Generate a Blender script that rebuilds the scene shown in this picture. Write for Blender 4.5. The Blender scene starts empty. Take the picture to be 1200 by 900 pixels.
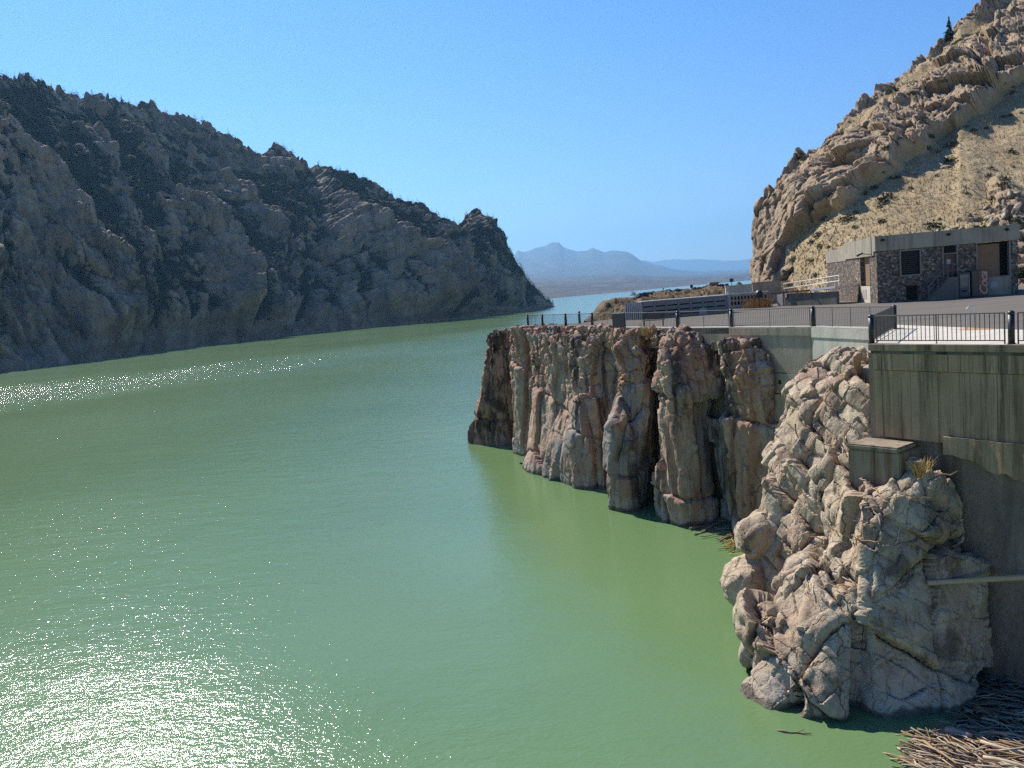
import bpy, bmesh, math, random
import numpy as np
from mathutils import Vector, Matrix
random.seed(7)
RNG = np.random.default_rng(11)
sc = bpy.context.scene
COL = sc.collection

# ------------------------------------------------------------------ camera
EYE = 14.0            # metres above the lake
DECK = 11.3           # level of the terrace
F = 960.0
PITCH = math.radians(6.05); ROLL = math.radians(4.6)
_f = np.array([0, math.cos(PITCH), -math.sin(PITCH)])
_r0 = np.array([1.0, 0, 0]); _u0 = np.array([0, math.sin(PITCH), math.cos(PITCH)])
_X = math.cos(ROLL)*_r0 - math.sin(ROLL)*_u0
_Y = math.sin(ROLL)*_r0 + math.cos(ROLL)*_u0
CAMP = np.array([0, 0, EYE])
cam_d = bpy.data.cameras.new('camera'); cam = bpy.data.objects.new('camera', cam_d); COL.objects.link(cam)
M = Matrix.Identity(4)
for i in range(3):
    M[i][0], M[i][1], M[i][2], M[i][3] = _X[i], _Y[i], -_f[i], CAMP[i]
cam.matrix_world = M
cam_d.sensor_width = 36; cam_d.lens = 36*F/1200
cam_d.clip_start = 0.1; cam_d.clip_end = 60000
sc.camera = cam

def ray(px, py):
    return _f + (px-600)/F*_X - (py-450)/F*_Y
def at_y(px, py, y):                       # measured spot at a chosen distance
    d = ray(px, py); return CAMP + d*(y/d[1])
def at_z(px, py, z):                       # measured spot at a chosen level
    d = ray(px, py); return CAMP + d*((z-EYE)/d[2])
def hor(px): return 347.9 - 0.0805*(px-600)

# ------------------------------------------------------------------ numpy noise
def _h(ix, iy, iz, s):
    with np.errstate(over='ignore'):
        h = (ix.astype(np.int64)*374761393 + iy.astype(np.int64)*668265263 + iz.astype(np.int64)*2147483647 + s*974634777) & 0xffffffff
        h = ((h ^ (h >> 13))*1274126177) & 0xffffffff
        h = ((h ^ (h >> 16))*2246822519) & 0xffffffff
        h = h ^ (h >> 15)
    return h
def perlin(P, s=0):
    I = np.floor(P).astype(np.int64); f = P-I; w = f*f*f*(f*(f*6-15)+10)
    out = 0
    for dx in (0, 1):
        for dy in (0, 1):
            for dz in (0, 1):
                h = _h(I[:,0]+dx, I[:,1]+dy, I[:,2]+dz, s)
                gx = ((h & 255)/127.5-1); gy = (((h >> 8) & 255)/127.5-1); gz = (((h >> 16) & 255)/127.5-1)
                v = gx*(f[:,0]-dx)+gy*(f[:,1]-dy)+gz*(f[:,2]-dz)
                wt = (w[:,0] if dx else 1-w[:,0])*(w[:,1] if dy else 1-w[:,1])*(w[:,2] if dz else 1-w[:,2])
                out = out+v*wt
    return out*1.1
def fbm(P, o=5, s=0, g=0.5):
    t = 0; a = 1.0; P = np.array(P, float)
    for k in range(o):
        t = t+a*perlin(P, s+k); P = P*2.03+13.7; a *= g
    return t
def ridged(P, o=5, s=0, g=0.5):
    t = 0; a = 1.0; P = np.array(P, float)
    for k in range(o):
        t = t+a*(1-2*np.abs(perlin(P, s+k))); P = P*2.03+13.7; a *= g
    return t/2
def voro(P, s=0, jit=0.9):
    I = np.floor(P).astype(np.int64); n = len(P)
    f1 = np.full(n, 9.0); f2 = np.full(n, 9.0); cid = np.zeros(n)
    for dx in (-1, 0, 1):
        for dy in (-1, 0, 1):
            for dz in (-1, 0, 1):
                a, b, c = I[:,0]+dx, I[:,1]+dy, I[:,2]+dz
                h = _h(a, b, c, s)
                x = a+.5+jit*((h & 1023)/1023-.5); y = b+.5+jit*(((h >> 10) & 1023)/1023-.5); z = c+.5+jit*(((h >> 20) & 1023)/1023-.5)
                d = np.sqrt((x-P[:,0])**2+(y-P[:,1])**2+(z-P[:,2])**2)
                m = d < f1
                f2 = np.where(m, f1, np.minimum(f2, d)); cid = np.where(m, (h % 1009)/1009.0, cid); f1 = np.where(m, d, f1)
    return f1, f2, cid
def facet(P, s=0, jit=.95):
    """like voro, plus a broken plane per cell: f2-f1, id, tilt"""
    I = np.floor(P).astype(np.int64); n = len(P)
    f1 = np.full(n, 9.0); f2 = np.full(n, 9.0); hh = np.zeros(n, np.int64); tl = np.zeros(n)
    for dx in (-1, 0, 1):
        for dy in (-1, 0, 1):
            for dz in (-1, 0, 1):
                a, b, c = I[:,0]+dx, I[:,1]+dy, I[:,2]+dz
                h = _h(a, b, c, s)
                x = a+.5+jit*((h & 1023)/1023-.5)-P[:,0]; y = b+.5+jit*(((h >> 10) & 1023)/1023-.5)-P[:,1]; z = c+.5+jit*(((h >> 20) & 1023)/1023-.5)-P[:,2]
                d = np.sqrt(x*x+y*y+z*z); m = d < f1
                h2 = _h(b, c, a, s+77)
                t = x*((h2 & 255)/127.5-1)+y*(((h2 >> 8) & 255)/127.5-1)+z*(((h2 >> 16) & 255)/127.5-1)
                f2 = np.where(m, f1, np.minimum(f2, d)); hh = np.where(m, h, hh); tl = np.where(m, t, tl); f1 = np.where(m, d, f1)
    return f2-f1, (hh % 1009)/1009.0, tl
def joints(P, fams, s=0, warp=.3):
    """blocks cut by families of near-parallel joint planes: metres to the nearest joint, id, tilt"""
    ks, fs = [], []; dist = np.full(len(P), 99.0)
    for i, (nn, sp) in enumerate(fams):
        nn = np.array(nn, float); nn /= np.linalg.norm(nn); u = P@nn/sp
        u = u+.42*perlin(np.stack([u*.8, u*0+i*7.3+.5, u*0+s*1.7+.2], 1), s)+warp*fbm(P/(3.2*sp), 3, s+11*i)
        k = np.floor(u); f = u-k; ks.append(k.astype(np.int64)); fs.append(f); dist = np.minimum(dist, np.minimum(f, 1-f)*sp)
    while len(ks) < 3: ks.append(ks[0]*0); fs.append(fs[0]*0+.5)
    h = _h(ks[0], ks[1], ks[2], s+5); h2 = _h(ks[1], ks[2], ks[0], s+91)
    t = (fs[0]-.5)*((h2 & 255)/127.5-1)+(fs[1]-.5)*(((h2 >> 8) & 255)/127.5-1)+(fs[2]-.5)*(((h2 >> 16) & 255)/127.5-1)
    return dist, (h % 1009)/1009.0, t
def sstep(a, b, x):
    t = np.clip((x-a)/(b-a), 0, 1); return t*t*(3-2*t)

# ------------------------------------------------------------------ mesh helpers
def fast_mesh(name, V, Q, mat, smooth=True, parent=None, attrs=None):
    V = np.asarray(V, np.float32); Q = np.asarray(Q, np.int32)
    me = bpy.data.meshes.new(name)
    me.vertices.add(len(V)); me.vertices.foreach_set('co', V.ravel())
    k = Q.shape[1]
    me.loops.add(Q.size); me.loops.foreach_set('vertex_index', Q.ravel())
    me.polygons.add(len(Q)); me.polygons.foreach_set('loop_start', np.arange(0, Q.size, k, dtype=np.int32))
    me.update(calc_edges=True); me.validate()
    me.polygons.foreach_set('use_smooth', np.full(len(me.polygons), smooth))
    for an, av in (attrs or {}).items():
        a = me.attributes.new(an, 'FLOAT', 'POINT'); a.data.foreach_set('value', np.asarray(av, np.float32))
    if mat: me.materials.append(mat)
    o = bpy.data.objects.new(name, me); COL.objects.link(o)
    if parent: o.parent = parent
    return o
def gridq(nu, nv):
    i = np.arange(nu-1)[:,None]; j = np.arange(nv-1)[None,:]
    a = (i*nv+j).ravel()
    return np.stack([a, a+nv, a+nv+1, a+1], 1)

class MB:
    """collects boxes, prisms and bars, then links them as one mesh object"""
    def __init__(s): s.v = []; s.f = []
    def add(s, v, f):
        b = len(s.v); s.v += [tuple(map(float, p)) for p in v]; s.f += [tuple(b+i for i in q) for q in f]; return s
    def prism(s, pts, z0, z1):
        n = len(pts); v = [(p[0], p[1], z0) for p in pts]+[(p[0], p[1], z1) for p in pts]
        f = [tuple(range(n-1, -1, -1)), tuple(range(n, 2*n))]+[(i, (i+1) % n, n+(i+1) % n, n+i) for i in range(n)]
        return s.add(v, f)
    def box(s, fr, u0, u1, v0, v1, z0, z1):
        """fr = (origin xy, u axis, v axis, z base)"""
        o, u, w, zb = fr
        P = [(o[0]+u[0]*a+w[0]*b, o[1]+u[1]*a+w[1]*b) for a, b in ((u0, v0), (u1, v0), (u1, v1), (u0, v1))]
        return s.prism(P, zb+z0, zb+z1)
    def bar(s, a, b, r, n=6, r2=None, caps=True):
        a = Vector(a); b = Vector(b); d = (b-a).normalized(); r2 = r if r2 is None else r2
        t = Vector((0, 0, 1)) if abs(d.z) < .9 else Vector((1, 0, 0)); x = d.cross(t).normalized(); y = d.cross(x)
        v = [a+(x*math.cos(2*math.pi*i/n)+y*math.sin(2*math.pi*i/n))*r for i in range(n)]+[b+(x*math.cos(2*math.pi*i/n)+y*math.sin(2*math.pi*i/n))*r2 for i in range(n)]
        f = [(i, (i+1) % n, n+(i+1) % n, n+i) for i in range(n)]
        if caps: f += [tuple(range(n-1, -1, -1)), tuple(range(n, 2*n))]
        return s.add(v, f)
    def lathe(s, c, prof, n=16):
        b = len(s.v)
        for r, z in prof:
            for i in range(n):
                s.v.append((c[0]+r*math.cos(2*math.pi*i/n), c[1]+r*math.sin(2*math.pi*i/n), c[2]+z))
        for k in range(len(prof)-1):
            for i in range(n):
                j = (i+1) % n; s.f.append((b+k*n+i, b+k*n+j, b+(k+1)*n+j, b+(k+1)*n+i))
        s.f.append(tuple(b+i for i in range(n-1, -1, -1))); s.f.append(tuple(b+(len(prof)-1)*n+i for i in range(n)))
        return s
    def build(s, name, mat, parent=None, bevel=0, smooth=False, seg=2):
        me = bpy.data.meshes.new(name); me.from_pydata(s.v, [], s.f); me.update()
        bm = bmesh.new(); bm.from_mesh(me); bmesh.ops.recalc_face_normals(bm, faces=bm.faces)
        if bevel: bmesh.ops.bevel(bm, geom=bm.edges[:], offset=bevel, segments=seg, affect='EDGES', clamp_overlap=True)
        bm.to_mesh(me); bm.free()
        if smooth: me.polygons.foreach_set('use_smooth', [True]*len(me.polygons))
        me.materials.append(mat)
        o = bpy.data.objects.new(name, me); COL.objects.link(o)
        if parent:
            o.parent = parent; o.matrix_parent_inverse = parent.matrix_world.inverted() if False else Matrix.Translation(-Vector(parent.location))
        return o

def tag(o, label=None, cat=None, group=None, kind=None):
    if label: o['label'] = label
    if cat: o['category'] = cat
    if group: o['group'] = group
    if kind: o['kind'] = kind
    return o
def empty(name, loc, label, cat, group=None):
    o = bpy.data.objects.new(name, None); COL.objects.link(o); o.location = loc; o.empty_display_size = .3
    return tag(o, label, cat, group)
def copy_tree(o, parent=None):
    c = o.copy(); COL.objects.link(c)
    if parent: c.parent = parent
    for ch in [x for x in o.children]: copy_tree(ch, c)
    return c

# ------------------------------------------------------------------ materials
class NT:
    def __init__(s, name):
        s.m = bpy.data.materials.new(name); s.m.use_nodes = True; s.t = s.m.node_tree; s.t.nodes.clear()
        s.out = s.t.nodes.new('ShaderNodeOutputMaterial')
    def n(s, typ, props=None, **ins):
        nd = s.t.nodes.new('ShaderNode'+typ)
        for k, v in (props or {}).items(): setattr(nd, k, v)
        for k, v in ins.items():
            key = int(k[1:]) if k[0] == '_' and k[1:].isdigit() else k.replace('_', ' ')
            sock = nd.inputs[key]
            if hasattr(v, 'is_output'): s.t.links.new(v, sock)
            else:
                if sock.type == 'RGBA' and len(v) == 3: v = (*v, 1)
                sock.default_value = v
        return nd
    def coord(s): return s.n('TexCoord').outputs['Object']
    def map(s, vec, scale=(1, 1, 1), rot=(0, 0, 0)): return s.n('Mapping', Vector=vec, Scale=scale, Rotation=rot).outputs[0]
    def noise(s, vec, scale, detail=5, rough=.55, dist=0.0): return s.n('TexNoise', Vector=vec, Scale=scale, Detail=detail, Roughness=rough, Distortion=dist).outputs[0]
    def ramp(s, fac, stops):
        nd = s.n('ValToRGB', _0=fac); e = nd.color_ramp.elements
        while len(e) < len(stops): e.new(.5)
        for i, (p, c) in enumerate(stops):
            e[i].position = p; e[i].color = (c, c, c, 1) if not hasattr(c, '__len__') else (*c, 1)
        return nd.outputs[0]
    def mix(s, fac, a, b, mode='MIX'):
        nd = s.n('Mix', dict(data_type='RGBA', blend_type=mode))
        for k, v in ((0, fac), (6, a), (7, b)):
            sock = nd.inputs[k]
            if hasattr(v, 'is_output'): s.t.links.new(v, sock)
            else: sock.default_value = v if k == 0 else ((*v, 1) if len(v) == 3 else v)
        return nd.outputs[2]
    def math(s, op, a, b=0.0, clamp=False):
        return s.n('Math', dict(operation=op, use_clamp=clamp), _0=a, _1=b).outputs[0]
    def attr(s, name): return s.n('Attribute', dict(attribute_name=name)).outputs['Fac']
    def sepz(s, vec): return s.n('SeparateXYZ', Vector=vec).outputs
    def bump(s, h, strength, dist, normal=None):
        kw = dict(Height=h, Strength=strength, Distance=dist)
        if normal is not None: kw['Normal'] = normal
        return s.n('Bump', **kw).outputs[0]
    def finish(s, color, rough=.9, normal=None, spec=.2, metal=0.0, **kw):
        b = s.n('BsdfPrincipled', Roughness=rough, Metallic=metal, Base_Color=color, **kw)
        b.inputs['Specular IOR Level'].default_value = spec
        if normal is not None: s.t.links.new(normal, b.inputs['Normal'])
        s.t.links.new(b.outputs[0], s.out.inputs[0]); return s.m

def plain(name, c, rough=.6, spec=.3, metal=0.0, var=.15, sc_=6.0, bump=.0):
    t = NT(name); v = t.coord(); n = t.noise(v, sc_, 5)
    col = t.mix(t.ramp(n, [(.3, 0.0), (.7, 1.0)]), tuple(x*(1-var) for x in c), tuple(min(1, x*(1+var)) for x in c))
    return t.finish(col, rough, t.bump(n, .3, bump) if bump else None, spec, metal)

def rock_mat(name, c1, c2, c3, sc_=1.0, stain=None, stain_lo=.52, stain_hi=.66, bump=.06, crack=.0, streak_z=.12, tint=None, patch=None, veg=None, joints=0, jz=.45, jrot=(0, 0, 0), ring=False):
    t = NT(name); v = t.coord()
    big = t.noise(v, .18*sc_, 4, .6, .4); mid = t.noise(v, 1.1*sc_, 6, .62, .2); fine = t.noise(v, 9*sc_, 8, .7)
    col = t.mix(t.ramp(big, [(.35, 0.0), (.65, 1.0)]), c1, c2)
    col = t.mix(t.ramp(mid, [(.42, 0.0), (.68, 1.0)]), col, c3)
    if tint:                                        # iron-red runs down the face
        st = t.noise(t.map(v, (.9*sc_, .9*sc_, .9*sc_*.15)), .55, 4, .6)
        col = t.mix(t.ramp(st, [(.47, 0.0), (.6, .85)]), col, tint)
    if patch:                                       # smooth blue-grey fracture faces
        pn = t.noise(t.map(v, (1, 1, .6)), .28*sc_, 2, .4)
        col = t.mix(t.ramp(pn, [(.56, 0.0), (.62, .8)]), col, patch)
    if stain:
        st = t.noise(t.map(v, (sc_, sc_, sc_*streak_z)), .8, 6, .65, .3)
        col = t.mix(t.ramp(st, [(stain_lo, 0.0), (stain_hi, .85)]), col, stain)
    col = t.mix(t.ramp(fine, [(.3, .0), (.75, .55)]), t.mix(1.0, col, (.72, .72, .72), 'MULTIPLY'), t.mix(1.0, col, (1.18, 1.17, 1.15), 'MULTIPLY'))
    if ring:                                        # bleached and wet bands left by the lake level
        z = t.math('ADD', t.sepz(v)[2], t.math('MULTIPLY', t.math('SUBTRACT', t.noise(v, 1.3, 4), .5), .7))
        col = t.mix(t.ramp(t.math('MULTIPLY', z, .5), [(.10, .30), (.36, .25), (.5, 0.0)]), col, (.50, .46, .40))
        col = t.mix(t.ramp(t.math('MULTIPLY', z, .5), [(.07, .85), (.12, 0.0)]), col, (.10, .085, .06))
    if veg:  # plant cover and painted gully shade share this dark colour
        vn = t.noise(v, veg[1], 4, .7)
        a = t.math('ADD', t.attr('veg'), t.math('MULTIPLY', t.math('SUBTRACT', vn, .5), 1.3))
        col = t.mix(t.ramp(a, [(.45, 0.0), (.62, 1.0)]), col, t.mix(t.ramp(fine, [(.35, 0.0), (.7, 1.0)]), veg[0], tuple(1.9*x for x in veg[0])))
    h = t.math('ADD', t.math('MULTIPLY', mid, 1.0), t.math('MULTIPLY', fine, .45))
    if joints:
        wv = t.n('VectorMath', dict(operation='SCALE'), _0=t.n('TexNoise', Vector=v, Scale=.8*sc_, Detail=4.0).outputs[1], Scale=1.1/sc_).outputs[0]
        jv = t.map(t.n('VectorMath', dict(operation='ADD'), _0=v, _1=wv).outputs[0], (1, 1, jz), jrot)
        for js, wd, k in ((joints, .022, .85), (joints*2.7, .03, .5)):
            vo = t.n('TexVoronoi', dict(feature='DISTANCE_TO_EDGE'), Vector=jv, Scale=js).outputs['Distance']
            ln = t.ramp(vo, [(0.0, 1.0), (wd, 0.0)]); ln = t.math('MULTIPLY', ln, t.ramp(t.noise(v, .7*js, 3), [(.47, 0.0), (.60, k)]))
            col = t.mix(ln, col, tuple(.28*x for x in c1)); h = t.math('SUBTRACT', h, t.math('MULTIPLY', ln, .5))
        sp = t.noise(v, 26, 3, .8); col = t.mix(t.ramp(sp, [(.56, 0.0), (.72, .55)]), col, tuple(.42*x for x in c2)); col = t.mix(t.ramp(sp, [(.28, .45), (.42, 0.0)]), col, tuple(min(.8, 1.45*x) for x in c3))
    nm = t.bump(h, .9, bump)
    return t.finish(col, .92, nm, .12)

# ------------------------------------------------------------------ light, sky, world
SUN_AZ, SUN_EL = math.radians(32.5), math.radians(45)       # azimuth to the left of +Y
S = Vector((-math.sin(SUN_AZ)*math.cos(SUN_EL), math.cos(SUN_AZ)*math.cos(SUN_EL), math.sin(SUN_EL)))
sd = bpy.data.lights.new('sun', 'SUN'); so = bpy.data.objects.new('sun', sd); COL.objects.link(so)
sd.energy = 5.0; sd.angle = math.radians(.53); sd.color = (1, .94, .85)
so.rotation_euler = S.to_track_quat('Z', 'Y').to_euler(); so.location = (0, 0, 900)
w = bpy.data.worlds.new('World'); sc.world = w; w.use_nodes = True
wt = w.node_tree; bg = wt.nodes['Background']
sky = wt.nodes.new('ShaderNodeTexSky'); sky.sky_type = 'NISHITA'; sky.sun_disc = False
sky.sun_elevation = SUN_EL; sky.sun_rotation = -SUN_AZ
sky.altitude = 1600; sky.air_density = 1.0; sky.dust_density = .1; sky.ozone_density = 1.6
hs = wt.nodes.new('ShaderNodeHueSaturation'); hs.inputs['Hue'].default_value = .514; hs.inputs['Saturation'].default_value = 1.40; hs.inputs['Value'].default_value = 1.10
wt.links.new(sky.outputs[0], hs.inputs['Color']); wt.links.new(hs.outputs[0], bg.inputs[0]); bg.inputs[1].default_value = .079
sc.view_settings.view_transform = 'Standard'; sc.view_settings.look = 'None'
sc.view_settings.exposure = 0.80; sc.view_settings.gamma = 1.0
sc.render.engine = 'CYCLES'
cy = sc.cycles
cy.max_bounces = 6; cy.diffuse_bounces = 4; cy.glossy_bounces = 2; cy.transmission_bounces = 2; cy.volume_bounces = 0
cy.use_denoising = False; cy.use_adaptive_sampling = False; cy.caustics_reflective = False; cy.caustics_refractive = False
cy.sample_clamp_indirect = 4.0

#@@WATER
def water():
    t = NT('lake_water'); v = t.coord()
    big = t.noise(t.map(v, (1, .45, 1), (0, 0, .45)), .012, 4, .55)          # gust streaks
    big2 = t.noise(t.map(v, (1, .25, 1), (0, 0, .95)), .03, 3, .5)
    silt = t.noise(v, .02, 4, .6)
    col = t.mix(t.ramp(silt, [(.35, 0.0), (.65, 1.0)]), (.108, .184, .076), (.134, .220, .092))
    r1 = t.noise(t.map(v, (1.0, 2.2, 1), (0, 0, .35)), 1.1, 3, .55, .3)
    r2 = t.noise(t.map(v, (1.0, 1.8, 1), (0, 0, .1)), 4.0, 3, .6, .2)
    r3 = t.noise(t.map(v, (1.0, 2.0, 1), (0, 0, .5)), .28, 2, .5)
    amp = t.math('MULTIPLY', t.ramp(big, [(.33, .45), (.62, 1.0)]), t.ramp(big2, [(.3, .6), (.7, 1.0)]))
    wob = t.math('MULTIPLY', t.math('SUBTRACT', t.noise(v, .03, 4, .6), .5), 60.0)
    def side(p, q, soft):                              # metres left of the line p-q, softened
        p = np.array(p[:2]); q = np.array(q[:2]); d = (q-p)/np.linalg.norm(q-p); nn = (-d[1], d[0])
        dt = t.n('VectorMath', dict(operation='DOT_PRODUCT'), _0=v, _1=(nn[0], nn[1], 0)).outputs['Value']
        return dt, float(p[0]*nn[0]+p[1]*nn[1]), soft
    dt, c0, _ = side(at_z(0, 775, 0), at_z(760, 925, 0), 1)
    nearm = t.n('MapRange', dict(interpolation_type='SMOOTHSTEP'), _0=t.math('ADD', t.math('SUBTRACT', dt, c0), t.math('MULTIPLY', wob, .12)), _1=5.0, _2=-6.0).outputs[0]
    dt, c0, _ = side(at_z(0, 466, 0), at_z(330, 424, 0), 1)
    band = t.n('MapRange', dict(interpolation_type='SMOOTHSTEP'), _0=t.math('ABSOLUTE', t.math('ADD', t.math('SUBTRACT', dt, c0), wob)), _1=62.0, _2=16.0).outputs[0]
    gust = t.math('ADD', .47, t.math('ADD', t.math('MULTIPLY', nearm, .50), t.math('MULTIPLY', band, .85)))
    amp = t.math('MULTIPLY', amp, gust)
    h = t.math('ADD', t.math('MULTIPLY', r1, .15), t.math('ADD', t.math('MULTIPLY', r2, .135), t.math('MULTIPLY', r3, .35)))
    nm = t.bump(t.math('MULTIPLY', h, amp), 1.0, .6)
    m = t.finish(col, .13, nm, .68, IOR=1.33)
    V = []; ys = np.concatenate([np.linspace(-60, 100, 9), np.geomspace(140, 33000, 34)]); xs = np.concatenate([-np.geomspace(6500, 50, 16), np.linspace(-30, 30, 5), np.geomspace(50, 14000, 17)])
    V = [(x, y, 0) for x in xs for y in ys]
    o = fast_mesh('water', V, gridq(len(xs), len(ys)), m); tag(o, kind='structure')
water()

#@@CANYON
def interp(x, pts):
    p = np.array(pts, float); return np.interp(x, p[:,0], p[:,1])
def unproj_arr(px, py, Y):
    d = _f[None,:] + ((px-600)/F)[:,None]*_X[None,:] - ((py-450)/F)[:,None]*_Y[None,:]
    return CAMP[None,:] + d*(Y/d[:,1])[:,None]

WL = [(-260, 471), (-140, 454), (0, 436), (122, 418), (230, 404), (350, 391), (480, 379), (560, 370.5), (600, 366), (648, 359.5)]
RL = [(-260, 10), (-140, 30), (-60, 62), (0, 84), (60, 101), (110, 118), (150, 116), (200, 133), (250, 150), (300, 179), (325, 171), (345, 185), (357, 206), (380, 198), (430, 213), (470, 237), (500, 247), (518, 258), (529, 270), (538, 263), (549, 249), (562, 247), (571, 254), (577, 268), (584, 288), (600, 312), (625, 340), (648, 358)]
SPURS = [  # crest points from top to foot, left width, right width, height in metres
    ([(-40, 110), (8, 167), (80, 256), (118, 300), (150, 380)], 95, 22, 17),
    ([(60, 138), (100, 160), (128, 205), (142, 240), (160, 300)], 60, 16, 12),
    ([(150, 215), (185, 232), (224, 256), (262, 300), (290, 400)], 85, 18, 19),
    ([(130, 250), (160, 300), (190, 350), (215, 405)], 50, 15, 11),
    ([(60, 300), (72, 318), (92, 352), (112, 420)], 36, 14, 11),
    ([(228, 205), (262, 214), (300, 250), (318, 290)], 60, 16, 11),
    ([(262, 288), (285, 298), (306, 330), (324, 395)], 46, 12, 12),
    ([(300, 228), (357, 232), (399, 262), (444, 300), (480, 322), (520, 378)], 110, 20, 20),
    ([(335, 292), (372, 322), (400, 360), (420, 388)], 55, 18, 8),
    ([(430, 240), (470, 258), (512, 290), (540, 330), (562, 372)], 60, 16, 11),
    ([(545, 246), (566, 256), (584, 290), (616, 334), (650, 360)], 70, 30, 6),
    ([(330, 160), (352, 190), (380, 230), (400, 262)], 40, 14, 8),
]
def canyon():
    nu, nv, nb = 760, 330, 26
    pxs = np.linspace(-260, 648, nu); vs = np.linspace(0, 1, nv)
    U, Vv = np.meshgrid(pxs, vs, indexing='ij'); px = U.ravel(); v = Vv.ravel()
    pw = interp(px, WL); pr = interp(px, RL)
    py = pw+(pr-pw)*v
    Yw = EYE*F/(pw-hor(px))
    off = interp(px, [(-260, 170), (0, 190), (150, 185), (300, 165), (400, 150), (500, 125), (555, 105), (600, 60), (648, 4)])
    prof = .12*v+.88*v**1.25
    P = unproj_arr(px, py, Yw+off*prof)
    rng_ = np.random.default_rng(3)
    d = np.zeros(len(px)); wx = fbm(P/40, 4, 40)*16; wy = fbm(P/50, 3, 46)*14
    rs = random.Random(4); spurs = list(SPURS)
    for i in range(26):                                    # lesser ribs between the measured ones
        x0 = rs.uniform(-240, 560); t0 = rs.uniform(.05, .75); w0, r0 = float(interp(x0, WL)), float(interp(x0, RL)); y0 = r0+(w0-r0)*t0
        ln = rs.uniform(50, 110); spurs.append(([(x0, y0), (x0+ln*.22, y0+ln*.3), (x0+ln*.5, y0+ln*.8), (x0+ln*.62, y0+ln*1.3)], rs.uniform(26, 50), rs.uniform(7, 12), rs.uniform(5, 9)))
    gl = np.zeros(len(px))
    for crest, wl, wr, A in spurs:
        c = np.array(crest, float)
        yy = py+wy
        xc = np.interp(yy, c[:,1], c[:,0]); x = px+wx*.8-xc
        top = sstep(c[0,1]-12, c[0,1]+10, yy)
        p = np.where(x < 0, np.clip(1+x/wl, 0, 1)**.75, np.clip(1-x/wr, 0, 1)**1.3)
        d = np.maximum(d, A*p*top*(.45+.55*sstep(c[0,1], c[0,1]+60, yy)))
        gl = np.maximum(gl, top*sstep(0, 5, x)*sstep(wr*4.5, wr*1.2, x)*min(1, A/13))
    n = np.array([.74, -.52, .43])
    ca = .83*px-.55*py+fbm(P/35, 3, 12)*14; cb = .55*px+.83*py
    k_ = Yw/500
    def rib(w1, w2, sd, o=3): return ridged(np.stack([ca/w1, cb/w2, px*0+3.3], 1), o, sd)-.45
    r1 = rib(46, 170, 5); r2 = rib(17, 70, 33); r3 = rib(6, 22, 37)
    Q = P@np.array([[.80, .45, 0], [-.35, .75, .2], [.45, -.3, .8]]).T
    J = [((.80, .50, .33), 1), ((-.45, .55, .70), 1.5), ((.35, -.85, .38), 1.25)]
    f2, cid, tl = joints(P, [(q, 13*w) for q, w in J], 4, .35)
    e = (r1*6+r2*5.0+r3*2.0)*k_+(cid-.5)*6.5+tl*9.5-3.6*np.exp(-f2/.8)+fbm(P/17, 6, 21)*1.6
    f2, c2, tl = joints(P, [(q, 4.6*w) for q, w in J], 8, .4)
    e += (c2-.5)*3.0+tl*3.8-1.5*np.exp(-f2/.45)
    f2, c3, tl = joints(P, [(q, 1.9*w) for q, w in J], 18, .4)
    e += (c3-.5)*.9+tl*1.1-.5*np.exp(-f2/.3); f1 = 9+0*f2
    edge = sstep(0, .10, v)*interp(px, [(-260, 1), (560, .9), (600, .5), (648, .06)])
    ridgefade = 1-.55*sstep(.85, 1, v)
    D = (d*2.1*np.clip(k_, .7, 1.4)+e)*edge*ridgefade
    P2 = P+n[None,:]*D[:,None]*interp(px, [(-260, .8), (0, .85), (650, 1.0)])[:,None]
    P2[:,2] += ((cid-.5)*5+(c2-.5)*3.5+fbm(P/11, 4, 61)*2.2)*sstep(.86, 1, v)*interp(px, [(560, 1), (648, .1)])
    # lower shelf of wave-cut rock
    shelf = sstep(.055, .03, v); P2[:,:2] += np.array([.8, -.5])*(shelf*3.0*(1+.5*perlin(P/6, 2)))[:,None]
    P2[:,2] = np.where(v == 0, -2.5, np.maximum(P2[:,2], .2*(v > 0)))
    # vegetation in gullies and on upper slopes; gully and hollow shade painted in too
    Dg = D.reshape(nu, nv)
    def blur(a, k, ax):
        p = [(0, 0), (0, 0)]; p[ax] = (k, k); c = np.cumsum(np.pad(a, p, mode='edge'), ax)
        return (np.take(c, range(2*k, c.shape[ax]), ax)-np.take(c, range(0, c.shape[ax]-2*k), ax))/(2*k)
    conc = (blur(blur(Dg, 16, 0), 14, 1)-Dg).ravel()
    dn = np.clip((d-d.min())/20, 0, 1)
    veg_shade_mask = .10+.62*gl+.42*sstep(.8, 4.5, conc)-.22*sstep(0, -4, conc)+.40*sstep(.48, .80, v+.12*fbm(P/60, 3, 95))+.22*(perlin(P/7, 97)+.5*perlin(P/3, 98))*(.4+.6*sstep(.4, .7, v))*sstep(600, 380, px)*sstep(-400, 0, px)-.35*sstep(.45, .95, dn)*sstep(.95, .75, v)+.34*fbm(P/38, 4, 91)
    veg_shade_mask = veg_shade_mask-.6*sstep(.12, .04, v)
    G = P2.reshape(nu, nv, 3); VG = veg_shade_mask.reshape(nu, nv)
    B = np.zeros((nu, nb, 3)); k = np.arange(1, nb+1)
    zr = G[:,-1,2]
    for j in range(nb):
        tt = (j+1)/nb
        B[:,j,0] = G[:,-1,0]-60*tt; B[:,j,1] = G[:,-1,1]+(120*tt)*np.clip((648-pxs)/80, .1, 1); B[:,j,2] = zr*(1-tt)**1.1-3*tt
    B[:,:,2] += fbm(B.reshape(-1, 3)/14, 3, 8).reshape(nu, nb)*3*np.clip((648-pxs)/120, 0, 1)[:,None]
    A = np.concatenate([G, B], 1); VA = np.concatenate([VG, np.full((nu, nb), .5)], 1)
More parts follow.
